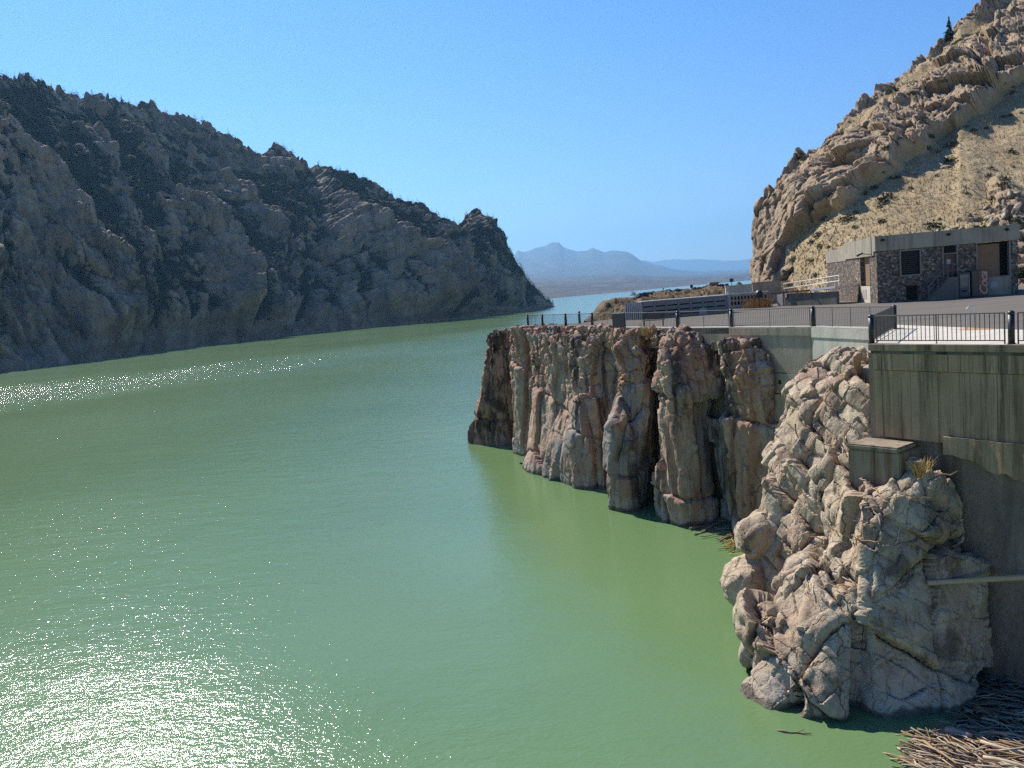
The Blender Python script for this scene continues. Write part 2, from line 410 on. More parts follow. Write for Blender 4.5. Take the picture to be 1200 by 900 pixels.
    t = rock_mat('canyon_rock', (.26, .195, .145), (.345, .265, .20), (.45, .355, .275), .12, stain=(.085, .08, .08), bump=1.2, crack=.09, veg=((.016, .020, .012), .22), tint=(.20, .15, .115))
    o = fast_mesh('hill', A.reshape(-1, 3), gridq(nu, nv+nb), t, True, attrs={'veg': VA.ravel()})
    tag(o, kind='structure')
    return G, VG
CG, CVEG_SHADE = canyon()

#@@MOUNTAINS
def mountains():
    def rng(name, RL_, y0, y1, base_px, seed, rockc, amp, nu=420, nv=110):
        pxs = np.linspace(base_px[0], base_px[1], nu); vs = np.linspace(0, 1, nv)
        U, Vv = np.meshgrid(pxs, vs, indexing='ij'); px = U.ravel(); v = Vv.ravel()
        pr = interp(px, RL_)
        X0 = (px-600)/F
        kx = np.linspace(base_px[0]-200, base_px[1]+200, 2000); kr = interp(kx, RL_); kk = np.exp(-(np.linspace(-2, 2, 241))**2*2); kk /= kk.sum(); ksm = np.convolve(np.pad(kr, 120, mode='edge'), kk, 'valid')
        bl = sstep(.50, .93, v); pr = pr*bl+np.interp(px, kx, ksm)*(1-bl)
        Zr = EYE+(hor(px)-pr)/F*y1*1.0
        Y = y0(px)+(y1-y0(px))*v
        X = X0*Y
        prof = .20*np.clip(v/.55, 0, 1)**1.2+.80*np.clip((v-.5)/.5, 0, 1)**1.25
        P = np.stack([X, Y, Zr*prof], 1)
        s = y1/9000
        P3 = P*np.array([1, 1, .3])
        rel = ridged(P3/(900*s), 5, seed)*amp*(.25+v)*np.minimum(1, v*6)*(1-.93*sstep(.86, 1, v))
        rel2 = ridged(P*np.array([1, .6, .3])/(2300*s), 3, seed+3)*amp*1.5*np.minimum(1, v*4)*(1-.97*sstep(.8, 1, v)); P[:,2] += rel*(prof*.6+.12)+rel2*(prof*.7+.05)
        P[:,2] += ridged(P/(420*s), 3, seed+9)*amp*.16*np.minimum(1, v*8)*(1-.8*sstep(.9, 1, v))
        P[:,2] = np.where(v == 0, -3, np.maximum(P[:,2], 1))
        G = P.reshape(nu, nv, 3); b = G[:,-1:,:].copy(); b[:,:,1] += 900; b[:,:,2] = -3
        A = np.concatenate([G, b], 1)
        o = fast_mesh(name, A.reshape(-1, 3), gridq(nu, nv+1), rockc); tag(o, kind='structure'); return o
    m1 = rock_mat('desert_range', (.055, .05, .05), (.10, .09, .085), (.15, .135, .12), .006, stain=(.06, .062, .05), bump=10, streak_z=1.0)
    rng('mountain', [(480, 300), (560, 298), (590, 301), (606, 303.5), (616, 304), (619, 297.5), (626, 300.5), (638, 297), (651, 294.5), (658, 289.5), (667, 289.5), (672, 296), (686, 302), (699, 302), (706, 297.5), (718, 303), (730, 300), (744, 300), (752, 304), (760, 313), (776, 319), (800, 325), (840, 329), (900, 327), (1000, 318)],
        lambda px: np.interp(px, [480, 640, 740, 880, 1000], [2000, 2300, 2900, 4300, 4600]), 18000, (480, 1000), 5, m1, 210)
    rng('mountain', [(640, 335), (735, 312), (755, 308), (766, 307.5), (776, 311), (790, 307), (800, 305.5), (815, 307), (822, 306), (850, 309), (880, 311), (950, 300), (1050, 302)],
        lambda px: px*0+21000, 29000, (640, 1050), 15, m1, 330, 300, 60)
mountains()
def haze():
    t = NT('haze_air'); pv = t.n('VolumePrincipled', Color=(.30, .62, 1.0), Density=7e-5, Anisotropy=.38)
    t.t.links.new(pv.outputs[0], t.out.inputs['Volume'])
    o = MB().prism([(-7000, -80), (14500, -80), (14500, 33500), (-7000, 33500)], -5, 2300).build('haze', t.m); tag(o, kind='stuff')
haze()

#@@RIGHTHILL
def right_hill():
    nu, nv, nb = 520, 360, 16
    ext = 26
    pxs = np.linspace(881, 1330, nu); vs = np.linspace(0, 1, nv)
    U, Vv = np.meshgrid(pxs, vs, indexing='ij'); px = U.ravel(); v = Vv.ravel()
    RLR = [(881, 264), (886, 246), (894, 233), (906, 214), (920, 200), (938, 183), (957, 168), (975, 152), (992, 135), (1008, 122), (1020, 112), (1035, 98), (1052, 86), (1064, 78), (1080, 64), (1094, 56), (1106, 48), (1117, 38), (1126, 22), (1142, 10), (1165, 2), (1200, -26), (1260, -66), (1330, -105)]
    Yb = interp(px, [(881, 138), (920, 126), (960, 104), (1000, 88), (1040, 80), (1200, 73), (1330, 70)])
    Yr = interp(px, [(881, 150), (920, 156), (1000, 176), (1100, 202), (1200, 226), (1330, 240)])
    pb = hor(px)+(EYE-DECK+.4)*F/Yb; pr = interp(px, RLR)
    py = pb+(pr-pb)*v
    prof = v**interp(px, [(881, 1.0), (940, 1.05), (1050, 1.15), (1330, 1.15)])
    P = unproj_arr(px, py, Yb+(Yr-Yb)*prof)
    # band B: the leaning slab of strata; top and foot in photo coordinates
    bt = interp(px, [(881, 236), (900, 226), (940, 205), (1000, 158), (1050, 118), (1100, 82), (1150, 45), (1200, 5), (1330, -70)])
    bf = interp(px, [(881, 330), (905, 320), (925, 292), (950, 266), (985, 250), (1020, 226), (1050, 205), (1075, 185), (1110, 158), (1150, 132), (1200, 98), (1330, 20)])
    wob = fbm(np.stack([P[:,0]/9, P[:,1]/9, P[:,2]/9], 1), 4, 3)*16
    inb = sstep(0, 5, (bf+wob*.6)-py)*sstep(-16, 22, py-(bt+wob*.5))
    cap = sstep(14, 0, py-pr)
    rock = np.clip(np.maximum(inb, cap*.9)+.35*sstep(0, 8, bf+wob*.6-py)*(fbm(P/6, 3, 12) > .05), 0, 1)
    rock = np.maximum(rock, sstep(950, 905, px+wob))
    rk2 = sstep(1150, 1185, px+wob*.6)*sstep(212, 236, py-(px-1190)*.7+wob*.3)          # broken outcrop above the building
    rock = np.maximum(rock, rk2)
    n = np.array([-.62, -.62, .48])
    Q = P@np.array([[.80, .40, .45], [-.45, .89, 0.], [-.40, -.2, .89]]).T
    JH = [((.55, .35, -.75), .8), ((.75, -.60, .25), 2.6), ((.30, .85, .40), 3.2)]
    f2, cid, tl = joints(P, [(q, 4.6*w_) for q, w_ in JH], 4, .35)
    g2, gid, gt = joints(P, [(q, 1.5*w_) for q, w_ in JH], 14, .4)
    g3, hid, ht = joints(P, [(q, .62*w_) for q, w_ in JH], 24, .4)
    e = (cid-.5)*2.2+tl*3.2-1.2*np.exp(-f2/.25)+(gid-.5)*.8+gt*1.1-.45*np.exp(-g2/.12)+(hid-.5)*.3+ht*.4-.15*np.exp(-g3/.08)+fbm(P/5, 5, 31)*.9
    grass = fbm(P/20, 3, 41)*2.0+fbm(P/3, 4, 43)*.28
    rill = np.stack([(P[:,0]*.75-P[:,2]*.75)/2.6, P[:,1]/30, (P[:,0]*.6+P[:,2]*.6)/26], 1)
    grass += ridged(rill+fbm(P/8, 2, 77)[:,None]*.5, 3, 45)*(.55+.9*sstep(1060, 960, px))*sstep(.8, .3, v)
    D = inb*5.2*sstep(890, 950, px)+rock*e+(1-rock)*grass+rk2*2.5
    D *= sstep(0, .04, v)
    P2 = P+n[None,:]*D[:,None]*interp(px, [(881, .35), (900, .8), (960, 1), (1400, 1)])[:,None]
    P2[:,2] += cap*(fbm(P/6, 4, 52)*1.2+np.maximum(0, cid-.5)*2.0)*sstep(950, 1010, px)
    P2[:,2] = np.where(v == 0, DECK-3, P2[:,2])
    G = P2.reshape(nu, nv, 3); R = rock.reshape(nu, nv)
    B = np.zeros((nu, nb, 3))
    for j in range(nb):
        tt = (j+1)/nb; B[:,j,0] = G[:,-1,0]+30*tt; B[:,j,1] = G[:,-1,1]+100*tt; B[:,j,2] = G[:,-1,2]*(1-tt)+(-3)*tt
    A = np.concatenate([G, B], 1); RA = np.concatenate([R, np.ones((nu, nb))], 1)
    # wrap the lakeward end round the corner
    W = np.zeros((ext, nv+nb, 3)); col0 = A[0]
    for j in range(ext):
        tt = (ext-j)/ext; W[j] = col0; W[j,:,0] += tt*70*col0[:,0]/col0[:,1]+tt*12; W[j,:,1] += tt*70; W[j,:,2] = EYE+(col0[:,2]-EYE)*(1-.6*tt)-3*tt
    A = np.concatenate([W, A], 0); RA = np.concatenate([np.ones((ext, nv+nb)), RA], 0)
    t = NT('dry_hillside'); c = t.coord()
    big = t.noise(c, .05, 4, .6); mid = t.noise(c, .5, 6, .65); fine = t.noise(c, 3.2, 8, .7)
    rk = t.mix(t.ramp(t.noise(c, .16, 5, .65, .4), [(.35, 0.0), (.65, 1.0)]), (.27, .19, .125), (.42, .31, .205))
    rk = t.mix(t.ramp(mid, [(.45, 0.0), (.7, 1.0)]), rk, (.47, .36, .245))
    rk = t.mix(t.ramp(t.noise(t.map(c, (1, 1, .2)), .5, 6, .7), [(.55, 0.0), (.7, .7)]), rk, (.12, .095, .075))
    gr = t.mix(t.ramp(t.noise(c, .09, 5, .7), [(.38, 0.0), (.62, 1.0)]), (.36, .275, .155), (.47, .37, .225))
    gr = t.mix(t.ramp(fine, [(.46, 0.0), (.62, 1.0)]), gr, (.25, .18, .095)); rl = t.noise(t.map(c, (1, .25, .25), (0, .75, .3)), 1.2, 5, .7); gr = t.mix(t.ramp(rl, [(.5, 0.0), (.64, .6)]), gr, (.26, .19, .11))
    gr = t.mix(t.ramp(t.noise(c, 1.1, 5, .75), [(.58, 0.0), (.68, .75)]), gr, (.10, .095, .055))
    col = t.mix(t.ramp(t.math('ADD', t.attr('rock'), t.math('MULTIPLY', t.math('SUBTRACT', mid, .5), .8)), [(.4, 0.0), (.6, 1.0)]), gr, rk)
    nm = t.bump(t.math('ADD', mid, t.math('MULTIPLY', fine, .6)), .9, .45)
    o = fast_mesh('hillside', A.reshape(-1, 3), gridq(nu+ext, nv+nb), t.finish(col, .95, nm, .1), True, attrs={'rock': RA.ravel()})
    tag(o, kind='structure')
    return o, G, R
HILL, HILLG, HILLR = right_hill()

#@@TERRACE
def rock_simple(): return rock_mat('bank_rock', (.22, .165, .125), (.30, .235, .18), (.33, .27, .21), .6, stain=(.10, .08, .065), bump=.2)
BANK = rock_simple()
def dz(px, py, z=DECK): p = at_z(px, py, z); return (p[0], p[1])
EDGE = {617: dz(617, 382.2), 634: dz(634, 382.3), 661: dz(661, 382.5), 692: dz(692, 382.6), 729: dz(729, 383.7), 792: dz(792, 384.6), 855: dz(855, 384), 951: dz(951, 383.4), 1047: dz(1047, 386), 1020: dz(1020, 403), 1185: dz(1185, 403.8)}
def lerp2(a, b, t): return (a[0]+(b[0]-a[0])*t, a[1]+(b[1]-a[1])*t)
EDGE[1340] = lerp2(EDGE[1020], EDGE[1185], 2.0); EDGE[1500] = lerp2(EDGE[1020], EDGE[1185], 3.0)
near = [EDGE[k] for k in (617, 692, 729, 792, 855, 951, 1047, 1020, 1185, 1500)]
far = [(60, 26), (70, 60), (60, 95), (40, 118), (22, 110), dz(760, 367), dz(735, 371.5), dz(700, 376), dz(680, 378.2), dz(640, 380.8)]
def inset(poly, d):
    c = np.mean(np.array(poly), 0); return [tuple(np.array(p)+(c-np.array(p))/np.linalg.norm(c-np.array(p))*d) for p in poly]
def terrace():
    t = NT('asphalt'); c = t.coord()
    col = t.mix(t.ramp(t.noise(c, 25, 4, .8), [(.35, 0.0), (.7, 1.0)]), (.112, .098, .080), (.158, .140, .116))
    col = t.mix(t.ramp(t.noise(c, .35, 5, .6), [(.4, 0.0), (.65, .6)]), col, (.15, .125, .095))
    col = t.mix(t.ramp(t.noise(t.map(c, (.25, 1.6, 1), (0, 0, .3)), .6, 4, .6), [(.55, 0.0), (.62, .5)]), col, (.075, .07, .064))
    asph = t.finish(col, .9, t.bump(t.noise(c, 60, 3), .3, .01), .2)
    o = MB().prism(near+far, DECK-.35, DECK-.012).build('road', asph); tag(o, kind='structure')
    o = MB().prism(inset(near+far, .5), -3, DECK-.36).build('terrain', BANK); tag(o, kind='structure')
    t = NT('pale_paving'); c = t.coord()
    col = t.mix(t.ramp(t.noise(c, 2.2, 6, .65), [(.35, 0.0), (.7, 1.0)]), (.50, .455, .375), (.60, .55, .46))
    rust = t.n('VectorMath', dict(operation='DISTANCE'), _0=c, _1=(*dz(1148, 385.2), DECK)).outputs['Value']
    rr = t.math('SUBTRACT', 1.0, t.math('MULTIPLY', t.math('ADD', rust, t.math('MULTIPLY', t.noise(c, 2.5, 5, .7), 1.2)), .62), True)
    col = t.mix(t.ramp(rr, [(.02, 0.0), (.30, .85)]), col, (.42, .20, .05))
    bk = t.n('TexBrick', dict(offset=0.0), Vector=t.map(c, (1, 1, 1), (0, 0, 1.03)), Scale=1.0, Mortar_Size=.018, Brick_Width=1.8, Row_Height=1.8).outputs['Fac']; col = t.mix(bk, col, (.24, .21, .17))
    col = t.mix(t.ramp(t.noise(c, .9, 5, .7), [(.5, 0.0), (.7, .35)]), col, (.36, .31, .24))
    pav = t.finish(col, .85, t.bump(t.noise(c, 20, 4), .3, .01), .2)
    s1 = [dz(1049, 380.5), dz(1100, 382.5), dz(1200, 386.5), lerp2(dz(1100, 382.5), dz(1200, 386.5), 3.2)]
    strip = [EDGE[1047], EDGE[1020], EDGE[1185], EDGE[1500], s1[3], s1[2], s1[1], s1[0]]
    o = MB().prism(strip, DECK-.2, DECK).build('pavement', pav); tag(o, kind='structure')
    # kerb lines along the far railing
    def kerb(a, b, w=.55):
        d = np.array(b)-np.array(a); d /= np.linalg.norm(d); nrm = np.array([-d[1], d[0]])
        if np.dot(nrm, (1, .4)) < 0: nrm = -nrm
        return [a, b, tuple(np.array(b)+nrm*w), tuple(np.array(a)+nrm*w)]
    ks = [(692, 729), (729, 792), (792, 855), (855, 951), (951, 1047)]
    m = MB()
    for a, b in ks: m.prism(kerb(lerp2(EDGE[a], EDGE[b], .004), lerp2(EDGE[a], EDGE[b], .996)), DECK-.2, DECK+.03)
    o = m.build('kerb', pav); tag(o, kind='structure')
terrace()

def concrete(name, c1, c2, streak=(.10, .10, .085), amt=.75, boards=0, moss=None):
    t = NT(name); c = t.coord()
    col = t.mix(t.ramp(t.noise(c, .8, 5, .65), [(.35, 0.0), (.68, 1.0)]), c1, c2)
    st = t.noise(t.map(c, (1, 1, .07)), 2.2, 6, .7, .15)
    col = t.mix(t.ramp(st, [(.5, 0.0), (.64, amt)]), col, streak)
    st2 = t.noise(t.map(c, (1, 1, .05)), 7.0, 4, .7)
    col = t.mix(t.ramp(st2, [(.56, 0.0), (.7, amt*.6)]), col, streak)
    if moss: col = t.mix(t.ramp(t.noise(t.map(c, (1, 1, .3)), .7, 4, .6), [(.5, 0.0), (.65, .6)]), col, moss)
    h = t.math('ADD', t.noise(c, 6, 6, .7), t.math('MULTIPLY', st2, .5))
    if boards:                                      # board marks run up the wall, each board its own tone
        d_ = np.array(EDGE[1185])-np.array(EDGE[1020]); d_ /= np.linalg.norm(d_)
        q = t.math('DIVIDE', t.n('VectorMath', dict(operation='DOT_PRODUCT'), _0=c, _1=(d_[0], d_[1], 0)).outputs['Value'], boards)
        fr_ = t.math('FRACT', q); tone = t.n('TexWhiteNoise', dict(noise_dimensions='1D'), W=t.math('FLOOR', q)).outputs['Value']
        col = t.mix(t.math('MULTIPLY', tone, .5), col, t.mix(1.0, col, (.55, .53, .50), 'MULTIPLY'))
        ln = t.ramp(fr_, [(0.0, 1.0), (.035, 0.0)]); col = t.mix(t.math('MULTIPLY', ln, .75), col, (.06, .048, .034)); h = t.math('SUBTRACT', h, ln)
        spal = t.ramp(t.noise(c, 1.7, 6, .75), [(.64, 0.0), (.68, .7)]); col = t.mix(spal, col, (.42, .36, .27))
    return t.finish(col, .9, t.bump(h, .5, .02), .15)
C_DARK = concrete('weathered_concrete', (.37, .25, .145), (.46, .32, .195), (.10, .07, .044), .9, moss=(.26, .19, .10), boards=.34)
C_LIT = concrete('pale_lit_concrete', (.47, .435, .355), (.57, .53, .435), (.30, .28, .23), .5)  # paler copy of the wall concrete, sunlight raised into its colour
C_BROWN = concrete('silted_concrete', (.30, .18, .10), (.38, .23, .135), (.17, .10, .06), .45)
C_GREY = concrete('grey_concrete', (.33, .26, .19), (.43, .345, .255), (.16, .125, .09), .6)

def walls():
    # bastion: three lifts of board-marked concrete on the slanting face
    a = np.array(EDGE[1020]); b = np.array(EDGE[1500]); L = np.linalg.norm(b-a); u = (b-a)/L
    nin = np.array([-u[1], u[0]]); nin = nin if nin[0] > 0 else -nin       # into the bank
    fr = (a, u, nin, 0)
    root = empty('concrete_bastion', (a[0], a[1], 7.9), 'tall weathered concrete bastion wall with vertical board marks under the near railing', 'retaining wall')
    MB().box(fr, -.06, L, -.07, .6, DECK-.24, DECK-.004).build('coping', C_DARK, root, .02)
    m = MB(); n = 36
    for i in range(n): 
        u0 = L*i/n; u1 = L*(i+1)/n
        m.box(fr, u0+.008, u1-.008, .0+.012*((i*7) % 3), .6, DECK-.92, DECK-.25)
    m.box(fr, .02, L, .05, .62, DECK-.93, DECK-.245); m.build('upper_lift', C_DARK, root)
    m = MB(); x = 0; k = 0
    while x < L:
        wd = .36+.12*((k*5) % 3); m.box(fr, x+.006, min(L, x+wd)-.006, .05+.010*((k*7) % 4), .9, 7.95+.05*((k*3) % 3), DECK-.95); x += wd; k += 1
    m.box(fr, .02, L, .10, 1.2, 8.0, DECK-.94); m.build('lower_lift', C_DARK, root)
    MB().box(fr, .0, L, .3, 5, 7.97, 8.12).build('soffit', C_DARK, root)
    # side return of the bastion towards the back corner
    c = np.array(EDGE[1047]); v = c-a; LV = np.linalg.norm(v); v = v/LV; w = np.array([v[1], -v[0]])
    MB().box((a, v, w, 0), .65, LV, -.02 if w[0] > 0 else .02, .5 if w[0] > 0 else -.5, 6.5, DECK-.03).build('return_wall', C_LIT, root)
    # ledge and old footing
    t0 = .545*np.linalg.norm(np.array(EDGE[1185])-a)
    root2 = empty('concrete_ledge', (*(a+u*t0), 7.1), 'rough concrete ledge jutting below the right half of the bastion wall', 'ledge')
    rg = random.Random(3); n = 42; xs = np.linspace(t0, L, n); zb_ = [7.62-.55*sstep(0, .55, (x-t0)/(L*.333))+rg.uniform(-.09, .09) for x in xs]
    V = []; F_ = []
    for x, z in zip(xs, zb_):
        for off_, zz in ((-.10+rg.uniform(-.02, .02), 8.20+rg.uniform(-.02, .01)), (-.10+rg.uniform(-.02, .02), float(z)), (2.0, float(z)), (2.0, 8.2)):
            q = a+u*x+nin*off_; V.append((q[0], q[1], zz))
    for i in range(n-1): F_ += [(4*i+k, 4*i+(k+1) % 4, 4*i+4+(k+1) % 4, 4*i+4+k) for k in range(4)]
    F_ += [(0, 1, 2, 3), (4*n-4, 4*n-3, 4*n-2, 4*n-1)]
    MB().add(V, F_).build('ledge_block', C_DARK, root2)
    root3 = empty('concrete_footing', tuple(at_y(1000, 556, 28.6)), 'broken old concrete footing block wedged on the rocks below the bastion corner', 'footing')
    f0 = np.array(at_y(993, 520, 28.8)[:2]); f1 = np.array(at_y(1054, 520, 27.3)[:2]); Lf = np.linalg.norm(f1-f0); uf = (f1-f0)/Lf; nf = np.array([-uf[1], uf[0]]); nf = nf if nf[0] > 0 else -nf
    ff = (f0, uf, nf, 0)
    MB().box(ff, -.02, Lf*.98, -.05, 1.3, 7.68, 7.86).build('top_slab', concrete('slab_concrete', (.24, .19, .135), (.33, .27, .195), (.09, .06, .04), .8), root3, .05)
    MB().box(ff, 0, Lf, 0, 1.6, 6.1, 7.67).build('block', concrete('old_concrete', (.22, .17, .115), (.31, .245, .175), (.10, .05, .025), .85), root3, .04)
    # brown silted wall, set back under the overhang
    root4 = empty('silted_wall', (*(a+nin*2.6+u*3), 0), 'smooth brown silt-stained concrete wall in shade beneath the bastion at the right', 'dam wall')
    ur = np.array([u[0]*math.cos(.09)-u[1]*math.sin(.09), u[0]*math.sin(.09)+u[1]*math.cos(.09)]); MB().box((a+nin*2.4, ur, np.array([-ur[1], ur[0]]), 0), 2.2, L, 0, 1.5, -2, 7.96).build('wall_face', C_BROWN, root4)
    # far retaining wall in shade with weep holes
    def seg(k0, k1, z0, z1, mat, root, name, off=0.0, th=.7):
        p = np.array(EDGE[k0]); q = np.array(EDGE[k1]); LL = np.linalg.norm(q-p); uu = (q-p)/LL; nn = np.array([-uu[1], uu[0]]); nn = nn if nn[0]+.3*nn[1] > 0 else -nn
        MB().box((p, uu, nn, 0), 0.003, LL-.003, off, th, z0, z1).build(name, mat, root)
        return p, uu, nn, LL
    r5 = empty('retaining_wall', (*lerp2(EDGE[855], EDGE[951], .5), 6), 'shaded grey concrete retaining wall with weep holes between the brown cliff and pale rocks', 'retaining wall')
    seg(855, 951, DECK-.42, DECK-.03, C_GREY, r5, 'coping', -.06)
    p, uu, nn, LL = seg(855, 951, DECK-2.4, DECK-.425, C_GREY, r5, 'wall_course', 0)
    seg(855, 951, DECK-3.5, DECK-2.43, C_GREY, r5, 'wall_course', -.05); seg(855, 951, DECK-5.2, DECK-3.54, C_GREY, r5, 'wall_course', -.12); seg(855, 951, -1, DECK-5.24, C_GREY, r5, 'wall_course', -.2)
    dark = plain('shadowed_hole', (.02, .02, .02), .9)
    for i, (tt, zz, of) in enumerate([(.28, DECK-1.35, 0), (.46, DECK-1.45, 0), (.95, DECK-1.9, 0), (.62, DECK-2.9, -.05), (.82, DECK-3.0, -.05), (.30, DECK-4.2, -.12)]):
        MB().box((p, uu, nn, 0), LL*tt-.09, LL*tt+.09, of-.012, of+.05, zz-.11, zz+.11).build('weep_hole', dark, r5)
    for i, (ka, kb) in enumerate(((792, 855), (729, 792))):
        r = empty('kerb_wall', (*lerp2(EDGE[ka], EDGE[kb], .5), DECK-1), ['low concrete edge wall under the railing left of the shaded retaining wall', 'low concrete edge wall behind the boulders in front of the bench', 'short concrete edge wall below the grey sign panel'][i], 'edge wall')
        seg(ka, kb, DECK-1.3, DECK-.03, C_GREY, r, 'wall_course')
    r6 = empty('sunlit_wall', (*lerp2(EDGE[951], EDGE[1047], .4), 7), 'sunlit pale concrete wall turning the corner left of the bastion', 'retaining wall')
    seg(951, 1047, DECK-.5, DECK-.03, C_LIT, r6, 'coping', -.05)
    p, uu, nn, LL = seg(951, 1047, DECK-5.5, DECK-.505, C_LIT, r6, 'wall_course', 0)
    for tt, zz in ((.10, DECK-1.7), (.24, DECK-1.95), (.38, DECK-2.2)):
        MB().box((p, uu, nn, 0), LL*tt-.08, LL*tt+.08, -.012, .05, zz-.10, zz+.10).build('weep_hole', dark, r6)
walls()

#@@RAILING
BLACK = plain('black_paint', (.018, .018, .022), .45, .5); STEEL = plain('dark_steel', (.085, .075, .062), .5, .5, .2); GALV = plain('galvanised', (.42, .42, .41), .45, .5, .3)
def bollard(xy, label):
    r = empty('bollard', (xy[0], xy[1], DECK), label, 'bollard', 'black bollards between the railing panels')
    MB().lathe((xy[0], xy[1], DECK), [(.135, 0), (.135, .02), (.10, .021)], 14).build('base_plate', BLACK, r)
    MB().lathe((xy[0], xy[1], DECK), [(.098, .022), (.098, .93)], 16).build('post', BLACK, r, smooth=True)
    MB().lathe((xy[0], xy[1], DECK), [(.098, .931), (.106, .94), (.106, .975), (.088, 1.02), (.05, 1.045), (.012, 1.055)], 16).build('cap', BLACK, r, smooth=True)
def railing(a, b, label, nb=26, r=.011, mids=1, rb=None, h=.98):
    a = np.array(a); b = np.array(b); L = np.linalg.norm(b-a); u = (b-a)/L; a2 = a+u*.2; b2 = b-u*.2
    rt = empty('railing', (*((a+b)/2), DECK), label, 'railing', 'railing panels along the terrace edge')
    p = lambda t, z: (*(a2+(b2-a2)*t), DECK+z)
    MB().bar(p(0, h), p(1, h), .024, 8).build('top_rail', STEEL, rt); MB().bar(p(0, .11), p(1, .11), .018, 8).build('bottom_rail', STEEL, rt)
    for t in (0, 1): MB().bar(p(t, 0), p(t, h), .024, 8).build('end_post', STEEL, rt)
    for k in range(mids):
        t = (k+1)/(mids+1); MB().bar(p(t, 0), p(t, h-.02), .019, 8).build('middle_post', STEEL, rt)
    for i in range(1, nb):
        t = i/nb
        if any(abs(t-(k+1)/(mids+1)) < .3/nb for k in range(mids)): continue
        MB().bar(p(t, .12), p(t, h-.015), rb or r, 5, caps=False).build('baluster', STEEL, rt)
B = EDGE
for k, l in [(617, 'black bollard at the far lakeward tip of the terrace railing'), (634, 'second black bollard from the lakeward tip of the railing'), (661, 'third black bollard from the lakeward tip, above the flat pink rock top'), (692, 'black bollard left of the grey sign panel on the terrace edge'), (729, 'black bollard touching the right side of the grey sign panel'), (792, 'black bollard just right of the bench, above the boulders'), (855, 'black bollard where the shaded retaining wall begins above the cliff'), (951, 'black bollard above the shaded and sunlit wall corner'), (1047, 'black bollard at the back corner of the paved bastion'), (1020, 'black bollard on the front left corner of the bastion'), (1185, 'nearest black bollard, on the bastion edge at the far right')]:
    e = np.array(B[k]); c = np.array((40, 60)); bollard(e+(c-e)/np.linalg.norm(c-e)*.16, l)
e = at_z(679.5, 379, DECK); bollard(e[:2], 'lone black bollard on the far edge of the terrace against the blue lake')
inn = lambda k: np.array(B[k])+(np.array((40, 60))-np.array(B[k]))/np.linalg.norm(np.array((40, 60))-np.array(B[k]))*.16
for ka, kb, nb, r, md, l in [
    (617, 634, 14, .012, 1, 'short railing panel at the lakeward tip of the terrace'), (634, 661, 20, .012, 1, 'railing panel with water showing behind it, second from the tip'), (661, 692, 22, .011, 1, 'railing panel above the flat pink rock, left of the sign panel'),
    (692, 729, 24, .010, 1, 'railing panel running behind the grey sign panel'), (729, 792, 40, .010, 1, 'railing panel in front of the bench and slatted container'), (792, 855, 40, .007, 1, 'open looking railing panel left of the shaded retaining wall'),
    (855, 951, 42, .009, 1, 'railing panel with fine bars on top of the shaded retaining wall'), (951, 1047, 48, .007, 3, 'railing panel with fine bars above the sunlit wall corner'), (1047, 1020, 46, .011, 1, 'railing panel seen edge-on at the left side of the bastion'),
    (1020, 1185, 29, .0135, 1, 'nearest complete railing panel with spaced bars along the bastion front'), (1185, 1340, 29, .0135, 1, 'railing panel cut by the right edge beyond the last bollard')]:
    railing(inn(ka), inn(kb), l, nb, r, md)
